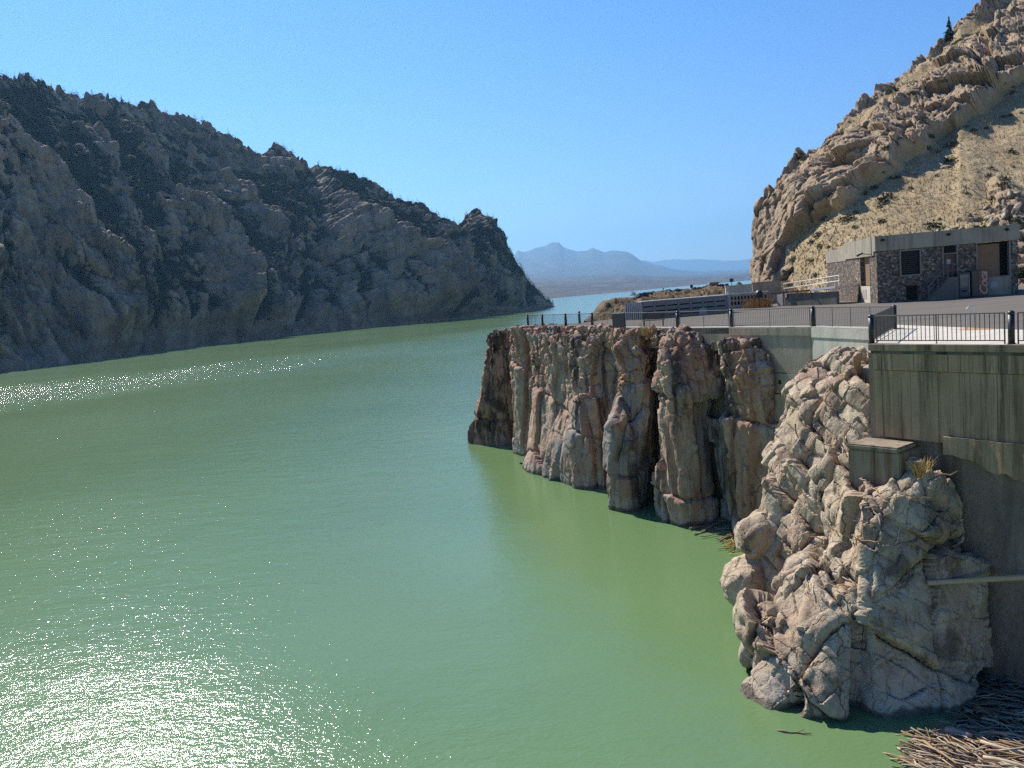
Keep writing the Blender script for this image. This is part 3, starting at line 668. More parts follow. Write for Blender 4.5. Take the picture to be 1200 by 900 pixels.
#@@ROCKS
from mathutils.bvhtree import BVHTree
def inpoly(x, y, P):
    c = False; j = len(P)-1
    for i in range(len(P)):
        if (P[i][1] > y) != (P[j][1] > y) and x < (P[j][0]-P[i][0])*(y-P[i][1])/(P[j][1]-P[i][1]+1e-9)+P[i][0]: c = not c
        j = i
    return c
class Mass:
    """rough block-out of a rock mass: stacked outlines and lumps, fused, then weathered"""
    def __init__(s): s.mb = MB()
    def column(s, rows, back=6.0, bulge=.8, lean=0.0, seed=0, nf=7):
        """rows: (py, px_left, px_right, distance_left, distance_right), top to foot"""
        rg = random.Random(seed); rings = []
        for (py, xl, xr, dl, dr) in rows:
            L = at_y(xl, py, dl); R = at_y(xr, py, dr); z = (L[2]+R[2])/2
            ax = (R-L)[:2]; w_ = np.linalg.norm(ax); ax = ax/max(w_, .01); fw = np.array([ax[1], -ax[0]])
            if np.dot(fw, -L[:2]) < 0: fw = -fw
            ring = []
            for k in range(nf):
                t = k/(nf-1); p = L[:2]+(R-L)[:2]*t+fw*bulge*min(1.2, w_/3)*(math.sin(math.pi*t)**.7)*(1+.25*rg.uniform(-1, 1))
                ring.append((p[0], p[1], z+(L[2]-z)*(1-2*t)))
            for k in range(4):
                t = 1-k/3; p = L[:2]+(R-L)[:2]*(.5+(t-.5)*.8)-fw*back
                ring.append((p[0], p[1], z))
            rings.append(ring)
        n = len(rings[0]); v = [p for r in rings for p in r]; f = []
        for i in range(len(rings)-1):
            for k in range(n): f.append((i*n+k, i*n+(k+1) % n, (i+1)*n+(k+1) % n, (i+1)*n+k))
        f.append(tuple(range(n-1, -1, -1))); f.append(tuple(range((len(rings)-1)*n, len(rings)*n)))
        s.mb.add(v, f); return s
    def lump(s, px, py, y, r, sc_=(1, 1, 1), seed=0, rot=0.0, tilt=0.0):
        c = at_y(px, py, y) if px is not None else np.array(py)
        bm = bmesh.new(); bmesh.ops.create_icosphere(bm, subdivisions=2, radius=1.0)
        rg = random.Random(seed); planes = [(Vector((rg.gauss(0, 1), rg.gauss(0, 1), rg.gauss(0, .8))).normalized(), rg.uniform(.62, .85)) for _ in range(7)]
        m = Matrix.Translation(Vector(c)) @ Matrix.Rotation(rot, 4, 'Z') @ Matrix.Rotation(tilt, 4, 'Y') @ Matrix.Diagonal((*(r*k for k in sc_), 1))
        for v in bm.verts:
            p = v.co.normalized()
            for nn, dd in planes:
                q = p.dot(nn)
                if q > dd: p = p-nn*(q-dd)*.9
            v.co = m @ p
        b = len(s.mb.v); bm.verts.index_update()
        s.mb.v += [tuple(v.co) for v in bm.verts]; s.mb.f += [tuple(b+v.index for v in f.verts) for f in bm.faces]; bm.free(); return s
    def prism(s, pts, z0, z1): s.mb.prism(pts, z0, z1); return s
    def fuse(s, name, voxel, mat, weather, label=None, cat=None, parent=None):
        o = s.mb.build(name, mat)
        md = o.modifiers.new('r', 'REMESH'); md.mode = 'VOXEL'; md.voxel_size = voxel; md.adaptivity = 0
        dg = bpy.context.evaluated_depsgraph_get(); dg.update()
        me = bpy.data.meshes.new_from_object(o.evaluated_get(dg)); o.modifiers.clear(); o.data = me
        n = len(me.vertices); V = np.zeros(n*3, np.float32); me.vertices.foreach_get('co', V); V = V.reshape(-1, 3).astype(float)
        for fn in weather:
            N = np.zeros(n*3, np.float32); me.vertex_normals.foreach_get('vector', N); N = N.reshape(-1, 3)
            V = fn(V, N.astype(float)); me.vertices.foreach_set('co', V.astype(np.float32).ravel()); me.update()
            if fn.__name__ in ('weather_slabs',):     # wear the sheared edges a little
                ne = len(me.edges); E = np.zeros(ne*2, np.int32); me.edges.foreach_get('vertices', E); E = E.reshape(-1, 2); deg = np.bincount(E.ravel(), minlength=n)[:,None]
                for it in range(1):
                    acc = np.stack([np.bincount(E[:,0], V[E[:,1],k], n)+np.bincount(E[:,1], V[E[:,0],k], n) for k in range(3)], 1); V = V*.65+.35*acc/np.maximum(deg, 1)
                me.vertices.foreach_set('co', V.astype(np.float32).ravel()); me.update()
        me.materials.clear(); me.materials.append(mat)
        me.polygons.foreach_set('use_smooth', np.ones(len(me.polygons), bool)); me.name = name
        me.set_sharp_from_angle(angle=math.radians(30))
        if label: tag(o, label, cat)
        return o

def smooth_n(N): return N
def weather_slabs(V, N):
    """tall jointed columns: broad planes below, broken blocks near the brow"""
    up = sstep(5.5, 9.0, V[:,2]+fbm(V/3, 2, 14)*1.6)
    m = sstep(-.25, .15, perlin(V/np.array([1.6, 1.6, 3]), 8))
    e, c, t = joints(V, [((1, .3, .03), 2.2), ((-.3, 1, .02), 2.6), ((.14, -.20, 1), 6.5)], 3, .22)
    D = (c-.5)*.42+t*.45-.42*np.exp(-e/.05)*m-.10*np.exp(-e/.2)
    e, c, t = joints(V, [((1, -.2, .15), .62), ((.25, 1, -.1), .75), ((-.12, .1, 1), .72)], 17, .3)
    D += ((c-.5)*.15+t*.34-.17*np.exp(-e/.03))*(.10+.8*up)
    e, c, t = joints(V, [((1, .1, -.12), .5), ((.2, -.1, 1), 2.2)], 27, .35)
    D += (t*.13-.11*np.exp(-e/.025)*sstep(-.05, .3, perlin(V/1.3, 4)))*(1-up)
    D += fbm(V/np.array([3.0, 3.0, 6]), 4, 9)*.20
    return V+N*D[:,None]
def weather_fine(V, N):
    up = sstep(6.5, 9.6, V[:,2]+fbm(V/2, 2, 14))
    D = fbm(V/.6, 5, 19)*.045
    e, c, t = joints(V, [((1, .2, .2), .24), ((-.2, 1, .1), .3), ((.1, .1, 1), .27)], 21, .5); D += (t*.11+(c-.5)*.05-.04*np.exp(-e/.02))*(.14+.55*up)
    return V+N*D[:,None]
CL = rock_mat('cliff_rock', (.37, .25, .178), (.46, .325, .235), (.55, .42, .315), 1.0, stain=(.045, .032, .025), stain_lo=.505, stain_hi=.60, bump=.13, joints=.75, jz=.35, tint=(.43, .235, .15), patch=(.33, .30, .275), ring=True)
PI_ = rock_mat('pinnacle_rock', (.36, .20, .135), (.42, .25, .175), (.46, .31, .23), 1.0, stain=(.022, .019, .018), stain_lo=.49, stain_hi=.58, bump=.13, streak_z=.45, joints=.7, jz=.4)
BR = rock_mat('pale_granite', (.46, .355, .24), (.56, .445, .31), (.65, .535, .395), 1.2, stain=(.16, .118, .085), stain_lo=.525, stain_hi=.64, bump=.12, streak_z=.5, tint=(.46, .32, .22), ring=True, joints=.85, jz=.45, jrot=(.35, .2, 0))

def cliffs():
    m = Mass().column([(386, 577, 594, 78, 77), (393, 571, 597, 78.6, 77), (432, 566, 599, 79, 77), (470, 559, 600, 79.4, 77.2), (505, 549, 603, 80, 78), (519, 549, 606, 80, 78), (526, 549, 607, 79.5, 78)], 3.2, 1.0, seed=1)
    m.fuse('rock_pinnacle', .09, PI_, [weather_slabs, weather_fine], 'dark reddish freestanding rock pinnacle at the lakeward tip of the cliff', 'rock pinnacle')
    m = Mass()
    # gully slab behind the pinnacle
    m.column([(386, 601, 634, 73.5, 70), (400, 600, 634, 73.5, 70), (470, 602, 630, 73.5, 70), (535, 600, 630, 73.5, 70), (548, 600, 630, 73.5, 70)], 5, .6, seed=2)
    # broad block left
    m.column([(391, 618, 712, 69.5, 58.6), (400, 622, 713, 69, 58.3), (440, 624, 712, 68.6, 58.2), (480, 620, 711, 68.4, 58), (515, 614, 710, 68.2, 57.8), (545, 606, 709, 68, 57.6), (572, 606, 709, 67.5, 57.5), (590, 606, 709, 67.4, 57.4)], 6, .9, seed=3, nf=11)
    m.column([(465, 668, 700, 60.8, 57.8), (520, 655, 708, 60.8, 57.2), (575, 645, 709, 60.8, 57), (592, 645, 709, 60.8, 57)], 3, .7, seed=31)
    # narrow column left of the crevice
    m.column([(398, 714, 731, 58, 56.5), (500, 712, 728, 58, 56), (600, 712, 728, 58, 56), (618, 712, 728, 58, 56)], 4, .3, seed=4)
    m.column([(388, 731, 764, 54.8, 53.6), (420, 728, 766, 53.4, 52.4), (470, 718, 764, 52.6, 51.6), (500, 711, 762, 52.0, 51.0), (545, 712, 754, 51.8, 50.8), (590, 715, 750, 51.4, 50.6), (612, 717, 750, 51.2, 50.5), (625, 717, 750, 51.2, 50.5)], 4, .75, seed=5)
    # bulging middle column
    m.column([(392, 778, 832, 50.6, 48.2), (410, 774, 838, 50.0, 47.6), (440, 770, 843, 49.6, 47.2), (458, 771, 843, 49.4, 47.1), (485, 770, 832, 49.6, 47.4), (540, 763, 834, 49.2, 47.2), (590, 759, 838, 48.8, 47.0), (618, 764, 834, 48.6, 46.9), (635, 764, 834, 48.6, 46.9)], 4, 1.1, seed=6, nf=9)
    # recess slabs
    m.column([(402, 828, 858, 48.9, 47.1), (500, 830, 860, 49.0, 47.3), (620, 830, 862, 49.0, 47.4), (645, 830, 862, 49, 47.4)], 3, .1, seed=7)
    m.column([(488, 832, 846, 47.3, 46.6), (530, 834, 852, 47.0, 46.3), (575, 842, 856, 46.8, 46.2), (645, 845, 860, 46.7, 46.1)], 1.5, .3, seed=8)
    m.column([(398, 842, 880, 46.9, 43.9), (418, 842, 896, 46.4, 43.2), (440, 845, 901, 46.4, 42.7), (485, 853, 898, 46.2, 42.9), (540, 853, 891, 45.8, 43.3), (600, 860, 882, 45.7, 43.6), (650, 860, 880, 45.6, 43.7)], 4, .9, seed=9)
    m.column([(495, 890, 926, 43.6, 41.8), (545, 882, 928, 44.2, 41.7), (640, 874, 930, 44.6, 41.8), (670, 874, 930, 44.6, 41.8)], 3, .3, seed=10)
    # lumps along the brow
    rg = random.Random(5)
    for (px, py, y, r) in [(742, 398, 53.4, 1.0), (752, 396, 53.0, .9), (765, 389, 51.4, .8), (776, 390, 50.8, .75), (770, 399, 50.2, .8), (787, 397, 49.8, .75), (800, 398, 49.2, .75), (812, 399, 48.8, .7), (826, 402, 48.2, .8), (842, 404, 47.4, .8), (856, 404, 46.2, .8), (868, 406, 45.3, .8), (878, 413, 44.6, .8), (886, 422, 44.0, .75), (862, 418, 45.6, .7), (876, 427, 44.4, .8), (858, 440, 45.4, .7), (790, 410, 49.3, 1.0), (800, 440, 48.6, 1.2), (785, 450, 49.0, 1.1), (822, 430, 47.8, 1.1), (735, 412, 53.2, 1.0), (750, 418, 52.6, 1.2), (728, 500, 51.4, .9), (738, 520, 51.0, 1.0), (640, 398, 67, .9), (658, 399, 65.5, .8), (676, 398, 64, .9), (694, 399, 62.3, .9), (704, 402, 61, .8), (720, 396, 57.5, .8)]:
        m.lump(px, py, y+.3, r*.9, (1.05, .9, rg.uniform(.75, 1.15)), rg.randint(0, 999), rg.uniform(0, 3), rg.uniform(-.3, .3))
    # the body of the bank behind the columns, with its flat pink top
    pts = [tuple(at_y(x, y, d)[:2]) for x, y, d in ((606, 390, 72.6), (640, 390, 69.4), (706, 392, 62.4), (730, 392, 58.2), (770, 392, 53.6), (840, 400, 49.6), (880, 404, 47.6))]+[EDGE[855], lerp2(EDGE[855], (40, 60), .1), lerp2(EDGE[692], (40, 60), .15), dz(640, 381.6), dz(612, 382.4)]
    m.prism(pts, -1.5, DECK-.38)
    pts2 = [tuple(at_y(x, y, d)[:2]) for x, y, d in ((600, 388, 72), (622, 391, 69.8), (660, 393, 64.4), (708, 395, 58.6), (722, 394, 56.2))]+[lerp2(EDGE[729], (0, 0), .02), lerp2(EDGE[729], (40, 60), .012), lerp2(EDGE[692], (40, 60), .012), dz(640, 381.6), dz(612, 382.4)]
    m.prism(pts2, 5, DECK+.03)
    def level_top(V, N):
        poly = near+far; ins = np.array([inpoly(x, y, poly) for x, y in V[:,:2]])
        V[:,2] = np.where(ins, np.minimum(V[:,2], DECK-.15), V[:,2])
        px = 600+V[:,0]/V[:,1]*F; flat = sstep(728, 705, px)
        V[:,2] = np.minimum(V[:,2], DECK+.10+(1-flat)*3+.10*perlin(V/.6, 3)); return V
    o = m.fuse('rock_cliff', .085, CL, [weather_slabs, weather_fine, level_top], 'tall brown cliff of jointed rock columns with dark crevices rising from green water', 'cliff')
    return o
CLIFF = cliffs()

DIP = np.array([[.86, .10, .35], [-.2, .95, .15], [-.40, -.2, .90]]).T
def weather_blocks(V, N):
    """massive granite cut by long steep joints and a leaning set of slabs; edges worn round"""
    up = sstep(3.8, 7.0, V[:,2]+fbm(V/2.5, 2, 31)*1.4)
    m = sstep(-.3, .1, perlin(V/2.0, 8))
    e, c, t = joints(V, [((1, .45, -.30), 1.9), ((.50, -.30, .85), 2.6), ((-.35, 1, .25), 2.6)], 5, .20)
    D = (c-.5)*.55+t*.75-.42*np.exp(-e/.04)*m-.05*np.exp(-e/.18)
    e, c, t = joints(V, [((1, .35, -.45), .62), ((.40, -.35, .85), .58), ((-.3, 1, .3), .85)], 9, .28)
    msk = np.clip(.26+.74*np.maximum(up*.55, sstep(.15, .5, perlin(V/1.6, 66))), 0, 1)
    D += ((c-.5)*.22+t*.34-.16*np.exp(-e/.03))*msk
    D += fbm(V/1.8, 3, 12)*.05
    return V+N*D[:,None]
def weather_grain(V, N):
    D = fbm(V/.6, 5, 15)*.032
    e, c, t = joints(V, [((1, .4, -.3), .22), ((.4, -.3, .85), .20), ((-.3, 1, .25), .28)], 23, .45)
    D += (t*.05+(c-.5)*.035-.03*np.exp(-e/.02))*(.15+.85*sstep(.0, .45, perlin(V/.9, 44)))
    return V+N*D[:,None]
def outcrop():
    m = Mass()
    # spine under the sunlit wall
    m.column([(424, 950, 985, 37.5, 34), (436, 938, 1012, 37, 32.5), (450, 924, 1018, 36.6, 31.5), (500, 914, 1020, 36, 30), (540, 903, 1020, 35.6, 29.0), (570, 897, 1020, 35.2, 28.6), (600, 889, 1020, 35.0, 28.4), (640, 874, 1020, 34.8, 28.2), (690, 872, 1015, 34.4, 28), (740, 876, 1010, 33.6, 27.6), (770, 880, 1010, 33, 27)], 4, .7, seed=11, nf=11)
    # left nose of the front lump
    m.column([(640, 960, 1012, 29.0, 27.2), (662, 935, 1010, 29.3, 26.8), (690, 915, 1004, 29.0, 26.2), (730, 897, 1000, 28.2, 25.3), (770, 885, 1000, 27.7, 24.9), (810, 880, 996, 27.1, 24.5), (832, 882, 992, 26.6, 24.4), (850, 912, 988, 26.0, 24.3), (880, 920, 985, 25.8, 24.3)], 3.0, .55, seed=12, nf=11)
    # right block
    m.column([(562, 1012, 1098, 27.6, 27.2), (580, 1008, 1118, 27.1, 26.9), (620, 1010, 1136, 26.6, 26.7), (660, 1011, 1142, 26.2, 26.5), (700, 1013, 1146, 25.7, 26.1), (760, 1014, 1160, 25.2, 25.7), (800, 1018, 1150, 24.8, 25.2), (838, 1024, 1128, 24.4, 24.6), (858, 1040, 1114, 24.1, 24.3), (895, 1046, 1108, 24.0, 24.1)], 3.5, .35, seed=13, nf=11)
    m.column([(600, 1100, 1138, 26.8, 28.0), (680, 1118, 1158, 26.5, 27.8), (740, 1130, 1170, 26.3, 27.6), (800, 1120, 1152, 25.6, 26.6), (850, 1100, 1128, 24.8, 25.6), (895, 1100, 1126, 24.7, 25.6)], 2.0, .3, seed=14)
    # dark slab in the crevice
    m.column([(690, 990, 1024, 26.6, 26.4), (880, 986, 1036, 25.9, 25.6)], 1.5, .1, seed=15)
    rg = random.Random(9)
    L = [(972, 438, 34.8, .8), (955, 455, 35.4, .9), (1000, 470, 32.4, .8), (940, 500, 35.4, .8), (992, 600, 29.0, .8), (1000, 632, 28.0, .8), (985, 655, 27.8, .8), (1004, 672, 27.0, .6), (893, 728, 27.9, .8), (904, 772, 27.4, .8), (1006, 735, 26.6, .9), (1008, 790, 26.3, .8), (925, 590, 34.6, .9), (945, 640, 32.2, .8), (958, 668, 28.6, .7), (1040, 582, 27.6, .6), (1072, 574, 27.0, .6), (1100, 620, 26.4, .8), (972, 692, 26.8, .6)]
    for (px, py, y, r) in L:
        m.lump(px, py, y+.55*r, r*1.12, (rg.uniform(.9, 1.35), rg.uniform(.8, 1.0), rg.uniform(.8, 1.2)), rg.randint(0, 999), rg.uniform(0, 3), rg.uniform(-.4, .4))
    o = m.fuse('rock_outcrop', .05, BR, [weather_blocks, weather_grain], 'pale tan jointed granite outcrop littered with driftwood below the concrete bastion', 'rock outcrop')
    # separate boulders at its left foot
    for i, (px, py, y, r, s_, lab) in enumerate([(898, 628, 33.2, 1.35, (1.05, .9, .92), 'big angular pale boulder balanced above another at the left foot of the outcrop'), (882, 682, 33.0, 1.5, (1.15, .9, .85), 'wide pale boulder sitting in the water under the balanced angular boulder'), (893, 712, 31.6, .82, (1.3, .8, .62), 'small low rounded boulder at the waterline just right of the wide boulder')]):
        b = Mass().lump(px, py, y, r, s_, 40+i, .4+i, .2).lump(px+8, py+6, y+.5, r*.8, (1, 1, .9), 60+i, i)
        b.fuse('boulder', .06, BR, [lambda V, N: V+N*((fbm(V/1.1, 4, 3)*.16+(voro(V/.8, 6)[2]-.5)*.14)[:,None]), weather_grain], lab, 'boulder')
    # shaded rock base under the silted wall
    k = Mass().column([(690, 1150, 1330, 29.6, 25.6), (720, 1150, 1330, 29.2, 25.4), (790, 1140, 1330, 29.0, 25.2), (830, 1140, 1330, 29, 25.2)], 3, .3, seed=16, nf=11)
    k.fuse('rock_shelf', .08, rock_mat('dark_rock', (.13, .10, .08), (.17, .135, .105), (.20, .16, .125), 1.0, stain=(.05, .04, .033), bump=.05), [weather_blocks, weather_grain], 'dark shaded rock at the foot of the silted wall behind the driftwood jam', 'rock')  # much darker rock colours than the outcrop
    return o
OUT = outcrop()
#@@DEBRIS
def bvh_of(o):
    dg = bpy.context.evaluated_depsgraph_get(); return BVHTree.FromObject(o, dg)
def hit(bv, px, py):
    d = Vector(ray(px, py)).normalized(); loc, n, i, dist = bv.ray_cast(Vector(CAMP), d); return (loc, n) if loc else (None, None)
def wood(name, c1, c2):
    t = NT(name); c = t.coord()
    col = t.mix(t.ramp(t.noise(t.map(c, (1, 12, 12)), 2.5, 5, .7), [(.3, 0.0), (.7, 1.0)]), c1, c2)
    return t.finish(col, .85, t.bump(t.noise(t.map(c, (1, 15, 15)), 3, 4), .5, .01), .2)
WOODS = [wood('bleached_wood', (.42, .33, .22), (.56, .46, .33)), wood('tan_wood', (.31, .20, .105), (.43, .30, .17)), wood('grey_wood', (.25, .205, .16), (.36, .305, .24)), wood('brown_wood', (.20, .13, .075), (.29, .2, .12))]
GOLD = wood('golden_wood', (.38, .21, .06), (.52, .33, .12))
def log_mesh(name, L, r, seed, mat, fork=False):
    """a bent tapered stick along +X with broken ends"""
    rg = random.Random(seed); m = MB(); n = 7; K = 6
    ax = [(L*(k/(K-1)-.5), rg.uniform(-.055, .055)*L, rg.uniform(-.03, .03)*L) for k in range(K)]
    rr = [r*(1-.45*k/(K-1))*rg.uniform(.88, 1.1) for k in range(K)]; rr[0] *= .8; rr[-1] *= .7
    v = []; f = []
    for k in range(K):
        for i in range(n): a = 2*math.pi*i/n; v.append((ax[k][0]+rg.uniform(-.1, .1)*r, ax[k][1]+rr[k]*math.cos(a), ax[k][2]+rr[k]*math.sin(a)))
    for k in range(K-1):
        for i in range(n): f.append((k*n+i, k*n+(i+1) % n, (k+1)*n+(i+1) % n, (k+1)*n+i))
    f += [tuple(range(n-1, -1, -1)), tuple(range((K-1)*n, K*n))]; m.add(v, f)
    if fork:
        p = Vector(ax[3]); q = p+Vector((L*.22, L*.12*rg.choice((-1, 1)), L*.05)); m.bar(p, q, r*.55, 6, r*.25)
    me_o = m.build(name, mat, smooth=True); me = me_o.data; bpy.data.objects.remove(me_o); return me
LOGS = [log_mesh('driftwood_log', L, r, i, WOODS[i % 4], i % 3 == 0) for i, (L, r) in enumerate([(1.6, .05), (2.2, .07), (1.1, .04), (2.8, .075), (1.3, .055), (.9, .035), (1.9, .045), (2.4, .06), (1.2, .06), (1.5, .035), (.8, .05), (2.0, .085)])]
PALE = [m for i, m in enumerate(LOGS) if i % 4 in (0, 1)]
def place_log(me, p, yaw, pitch=0.0, roll=0.0, s_=1.0, name='driftwood_log'):
    o = bpy.data.objects.new(name, me); COL.objects.link(o); o.location = p; o.rotation_euler = (roll, pitch, yaw); o.scale = (s_,)*3; return o
def raft():
    rg = random.Random(21)
    jam = [(1062, 880), (1076, 862), (1112, 858), (1132, 830), (1148, 804), (1162, 784), (1180, 772), (1230, 768), (1290, 790), (1290, 960), (1086, 960), (1070, 905)]
    # the mat of broken sticks the logs lie on
    v = []; f = []
    cnt = 0
    while cnt < 2600:
        px, py = rg.uniform(1020, 1290), rg.uniform(765, 960)
        if not inpoly(px+rg.gauss(0, 5), py+rg.gauss(0, 4), jam): continue
        p = at_z(px, py, 0); yaw = rg.gauss(-.75, .7); L = rg.uniform(.15, .7); r = rg.uniform(.008, .022); z = rg.uniform(.0, .11)
        d = np.array([math.cos(yaw), math.sin(yaw), rg.uniform(-.12, .12)])*L/2; s_ = np.array([-math.sin(yaw), math.cos(yaw), 0])*r; c = np.array([p[0], p[1], z])
        b = len(v); v += [tuple(c-d-s_), tuple(c-d+s_), tuple(c-d+np.array([0, 0, 1.6*r])), tuple(c+d-s_*.6), tuple(c+d+s_*.6), tuple(c+d+np.array([0, 0, 1.3*r]))]
        f += [(b, b+1, b+4, b+3), (b+1, b+2, b+5, b+4), (b+2, b, b+3, b+5), (b, b+2, b+1), (b+3, b+4, b+5)]; cnt += 1
    t = NT('stick_litter'); rn = t.n('NewGeometry').outputs['Random Per Island']
    col = t.ramp(rn, [(0.0, (.07, .045, .028)), (.35, (.19, .125, .07)), (.7, (.36, .27, .17)), (1.0, (.52, .44, .33))])
    o = MB().add(v, f).build('driftwood_litter', t.finish(col, .85, None, .15)); tag(o, kind='stuff')
    g = np.linspace(0, 1, 60); 
    V = []; keep = []
    pts = [at_z(px, py, 0)[:2] for px in np.linspace(1024, 1300, 46) for py in np.linspace(764, 964, 46)]
    ij = [(px, py) for px in np.linspace(1024, 1300, 46) for py in np.linspace(764, 964, 46)]
    V = [(p[0], p[1], (.03+.035*rg.random()) if inpoly(q[0], q[1], jam) else -.12) for p, q in zip(pts, ij)]
    o = fast_mesh('driftwood_mat', V, gridq(46, 46), plain('wet_bark', (.035, .024, .016), .8, .3, 0, .5, 4, .05)); tag(o, kind='stuff')
    n = 0
    while n < 260:
        px, py = rg.uniform(1040, 1225), rg.uniform(770, 925)
        if not inpoly(px, py, jam): continue
        lit = py > 862-(px-1080)*.0
        if not lit and rg.random() < .55: continue
        p = at_z(px, py, 0); me = rg.choice(PALE if lit and rg.random() < .45 else LOGS)  # paler woods favoured in the sunlit zone: sunlight put into log colour
        o = place_log(me, (p[0], p[1], rg.uniform(.07, .19)), rg.gauss(-.72, .42), rg.uniform(-.10, .10), rg.uniform(0, 6), rg.uniform(.42, .85)); o.scale[1] = o.scale[2] = o.scale[0]*rg.uniform(.5, .95)
        tag(o, 'weathered driftwood log afloat in the tangled jam at the foot of the shaded wall', 'driftwood', 'driftwood logs in the jam below the wall'); n += 1
    for (x0, y0, x1, y1, r, lab, mt) in [(1108, 855, 1140, 862, .13, 'thick grey barkless log stub at the shaded edge of the driftwood jam', WOODS[2]), (1112, 858, 1235, 866, .05, 'long thin grey pole lying along the shadow line of the driftwood jam', WOODS[2]), (1150, 868, 1225, 890, .07, 'long pale straight log across the sunlit part of the driftwood jam', WOODS[0]), (1152, 888, 1225, 905, .07, 'long pale log lowest in the sunlit driftwood jam', WOODS[0]), (1153, 780, 1192, 796, .05, 'slim grey pole sloping across the dark upper part of the driftwood jam', WOODS[2])]:
        a = at_z(x0, y0, .16); b = at_z(x1, y1, .16); L = float(np.linalg.norm(b-a)); me = log_mesh('driftwood_log', L, r, int(x0), mt)
        tag(place_log(me, tuple((a+b)/2), math.atan2(b[1]-a[1], b[0]-a[0])), lab, 'driftwood')
    # golden sticks gathered against the outcrop
    for cx, cy_, nn, lab in ((861, 640, 22, 'golden brown stick in the small raft against the angular boulder'), (879, 757, 16, 'golden brown stick in the small raft beside the lower nose of the outcrop')):
        for k in range(nn):
            p = at_z(cx+rg.gauss(0, 3), cy_+rg.gauss(0, 7), 0); me = log_mesh('driftwood_log', rg.uniform(.45, 1.2), rg.uniform(.02, .045), 300+k+cx, GOLD)
            tag(place_log(me, (p[0], p[1], rg.uniform(.05, .22)), rg.gauss(.9 if cx > 870 else .2, .5), rg.uniform(-.15, .15)), lab, 'driftwood', 'golden sticks in the raft by the '+('boulder' if cx < 870 else 'nose'))
    for k in range(26):                                    # grey drift caught in the dark cove
        p = at_z(rg.uniform(822, 878), rg.uniform(604, 634), 0); me = rg.choice([LOGS[2], LOGS[3], LOGS[6], LOGS[7], LOGS[10]])
        tag(place_log(me, (p[0], p[1], rg.uniform(.03, .12)), rg.gauss(.1, .5), rg.uniform(-.06, .06), 0, rg.uniform(.5, 1.1)), 'grey driftwood log floating in the dark cove between cliff and outcrop', 'driftwood', 'driftwood logs in the cove between the rocks')
    p = at_z(930, 858, .02); tag(place_log(log_mesh('driftwood_log', 1.0, .03, 77, WOODS[3], True), tuple(p), -.35), 'small dark forked stick floating alone in green water', 'driftwood')
    # the long pole bridging rock and wall
    a = at_y(1087, 683, 25.75); b = at_y(1275, 672, 24.6); L = float(np.linalg.norm(b-a))
    me_o = MB().bar((-L/2, 0, 0), (L/2, 0, 0), .085, 12, .105).build('wooden_pole', wood('pole_wood', (.40, .28, .16), (.52, .38, .235)), smooth=False); me = me_o.data; bpy.data.objects.remove(me_o)
    o = place_log(me, tuple((a+b)/2), math.atan2(b[1]-a[1], b[0]-a[0]), -math.asin((b[2]-a[2])/L), name='wooden_pole'); tag(o, 'long pale wooden pole resting level on the outcrop in front of the silted wall', 'pole')
    # sticks stranded on the outcrop
    bv = bvh_of(OUT); n = 0; tries = 0
    spots = [(1010, 1110, 556, 612, 20), (945, 1005, 610, 712, 26), (985, 1060, 590, 640, 10), (925, 1010, 500, 590, 7)]
    for x0, x1, y0, y1, nn in spots:
        k = 0; tries = 0
        while k < nn and tries < 400:
            tries += 1
            loc, nr = hit(bv, rg.uniform(x0, x1), rg.uniform(y0, y1))
            if loc is None or nr.z < .15: continue
            me = rg.choice(PALE+[LOGS[2], LOGS[6]]); yaw = rg.uniform(0, 3.14)
            z = Vector((math.cos(yaw), math.sin(yaw), 0)); z = (z-nr*z.dot(nr)).normalized(); y = nr.cross(z)
            o = bpy.data.objects.new('driftwood_stick', me); COL.objects.link(o); sc_ = rg.uniform(.28, .62)
            o.matrix_world = Matrix.Translation(loc+nr*.03) @ Matrix((z, y, nr)).transposed().to_4x4() @ Matrix.Diagonal((sc_, sc_, sc_, 1))
            tag(o, 'bleached driftwood stick stranded on the pale granite outcrop', 'driftwood', 'bleached sticks stranded on the outcrop'); k += 1
raft()

def blades(name, n, h, spread, seed, w=.012):
    rg = random.Random(seed); v = []; f = []
    for i in range(n):
        a = rg.uniform(0, 6.28); rr = spread*math.sqrt(rg.random())*.5; x, y = rr*math.cos(a), rr*math.sin(a); hh = h*rg.uniform(.5, 1); ln = rg.uniform(.15, .7)*hh
        b2 = a+rg.gauss(0, .6); dx, dy = math.cos(b2)*ln, math.sin(b2)*ln; px_, py_ = -math.sin(b2)*w, math.cos(b2)*w; b = len(v)
        v += [(x-px_, y-py_, 0), (x+px_, y+py_, 0), (x+dx*.4+px_*.7, y+dy*.4+py_*.7, hh*.62), (x+dx*.4-px_*.7, y+dy*.4-py_*.7, hh*.62), (x+dx, y+dy, hh)]; f += [(b, b+1, b+2, b+3), (b+3, b+2, b+4)]
    return v, f
STRAW = plain('straw', (.40, .28, .11), .9, .1, 0, .3, 3)
def tuft(p, h, sp, n, seed, label):
    v, f = blades('grass_tuft', n, h, sp, seed); o = MB().add(v, f).build('grass_tuft', STRAW); o.location = p; tag(o, label, 'grass tuft')
bvc = bvh_of(CLIFF); bvo = bvh_of(OUT)
for px, py, h, sp, n, bv, lab in [(758, 393, .9, 1.0, 120, bvc, 'straw coloured grass tuft on the cliff top below the bench'), (763, 407, .7, .7, 80, bvc, 'lower straw tuft clinging in a crack of the middle rock column'), (748, 404, .5, .6, 60, bvc, 'small straw tuft left of the two tufts on the cliff top'), (1080, 558, .75, .5, 110, bvo, 'dry golden grass tuft on the ledge under the rust stained footing')]:
    loc, nr = hit(bv, px, py)
    if loc: tuft(tuple(loc), h, sp, n, int(px), lab)
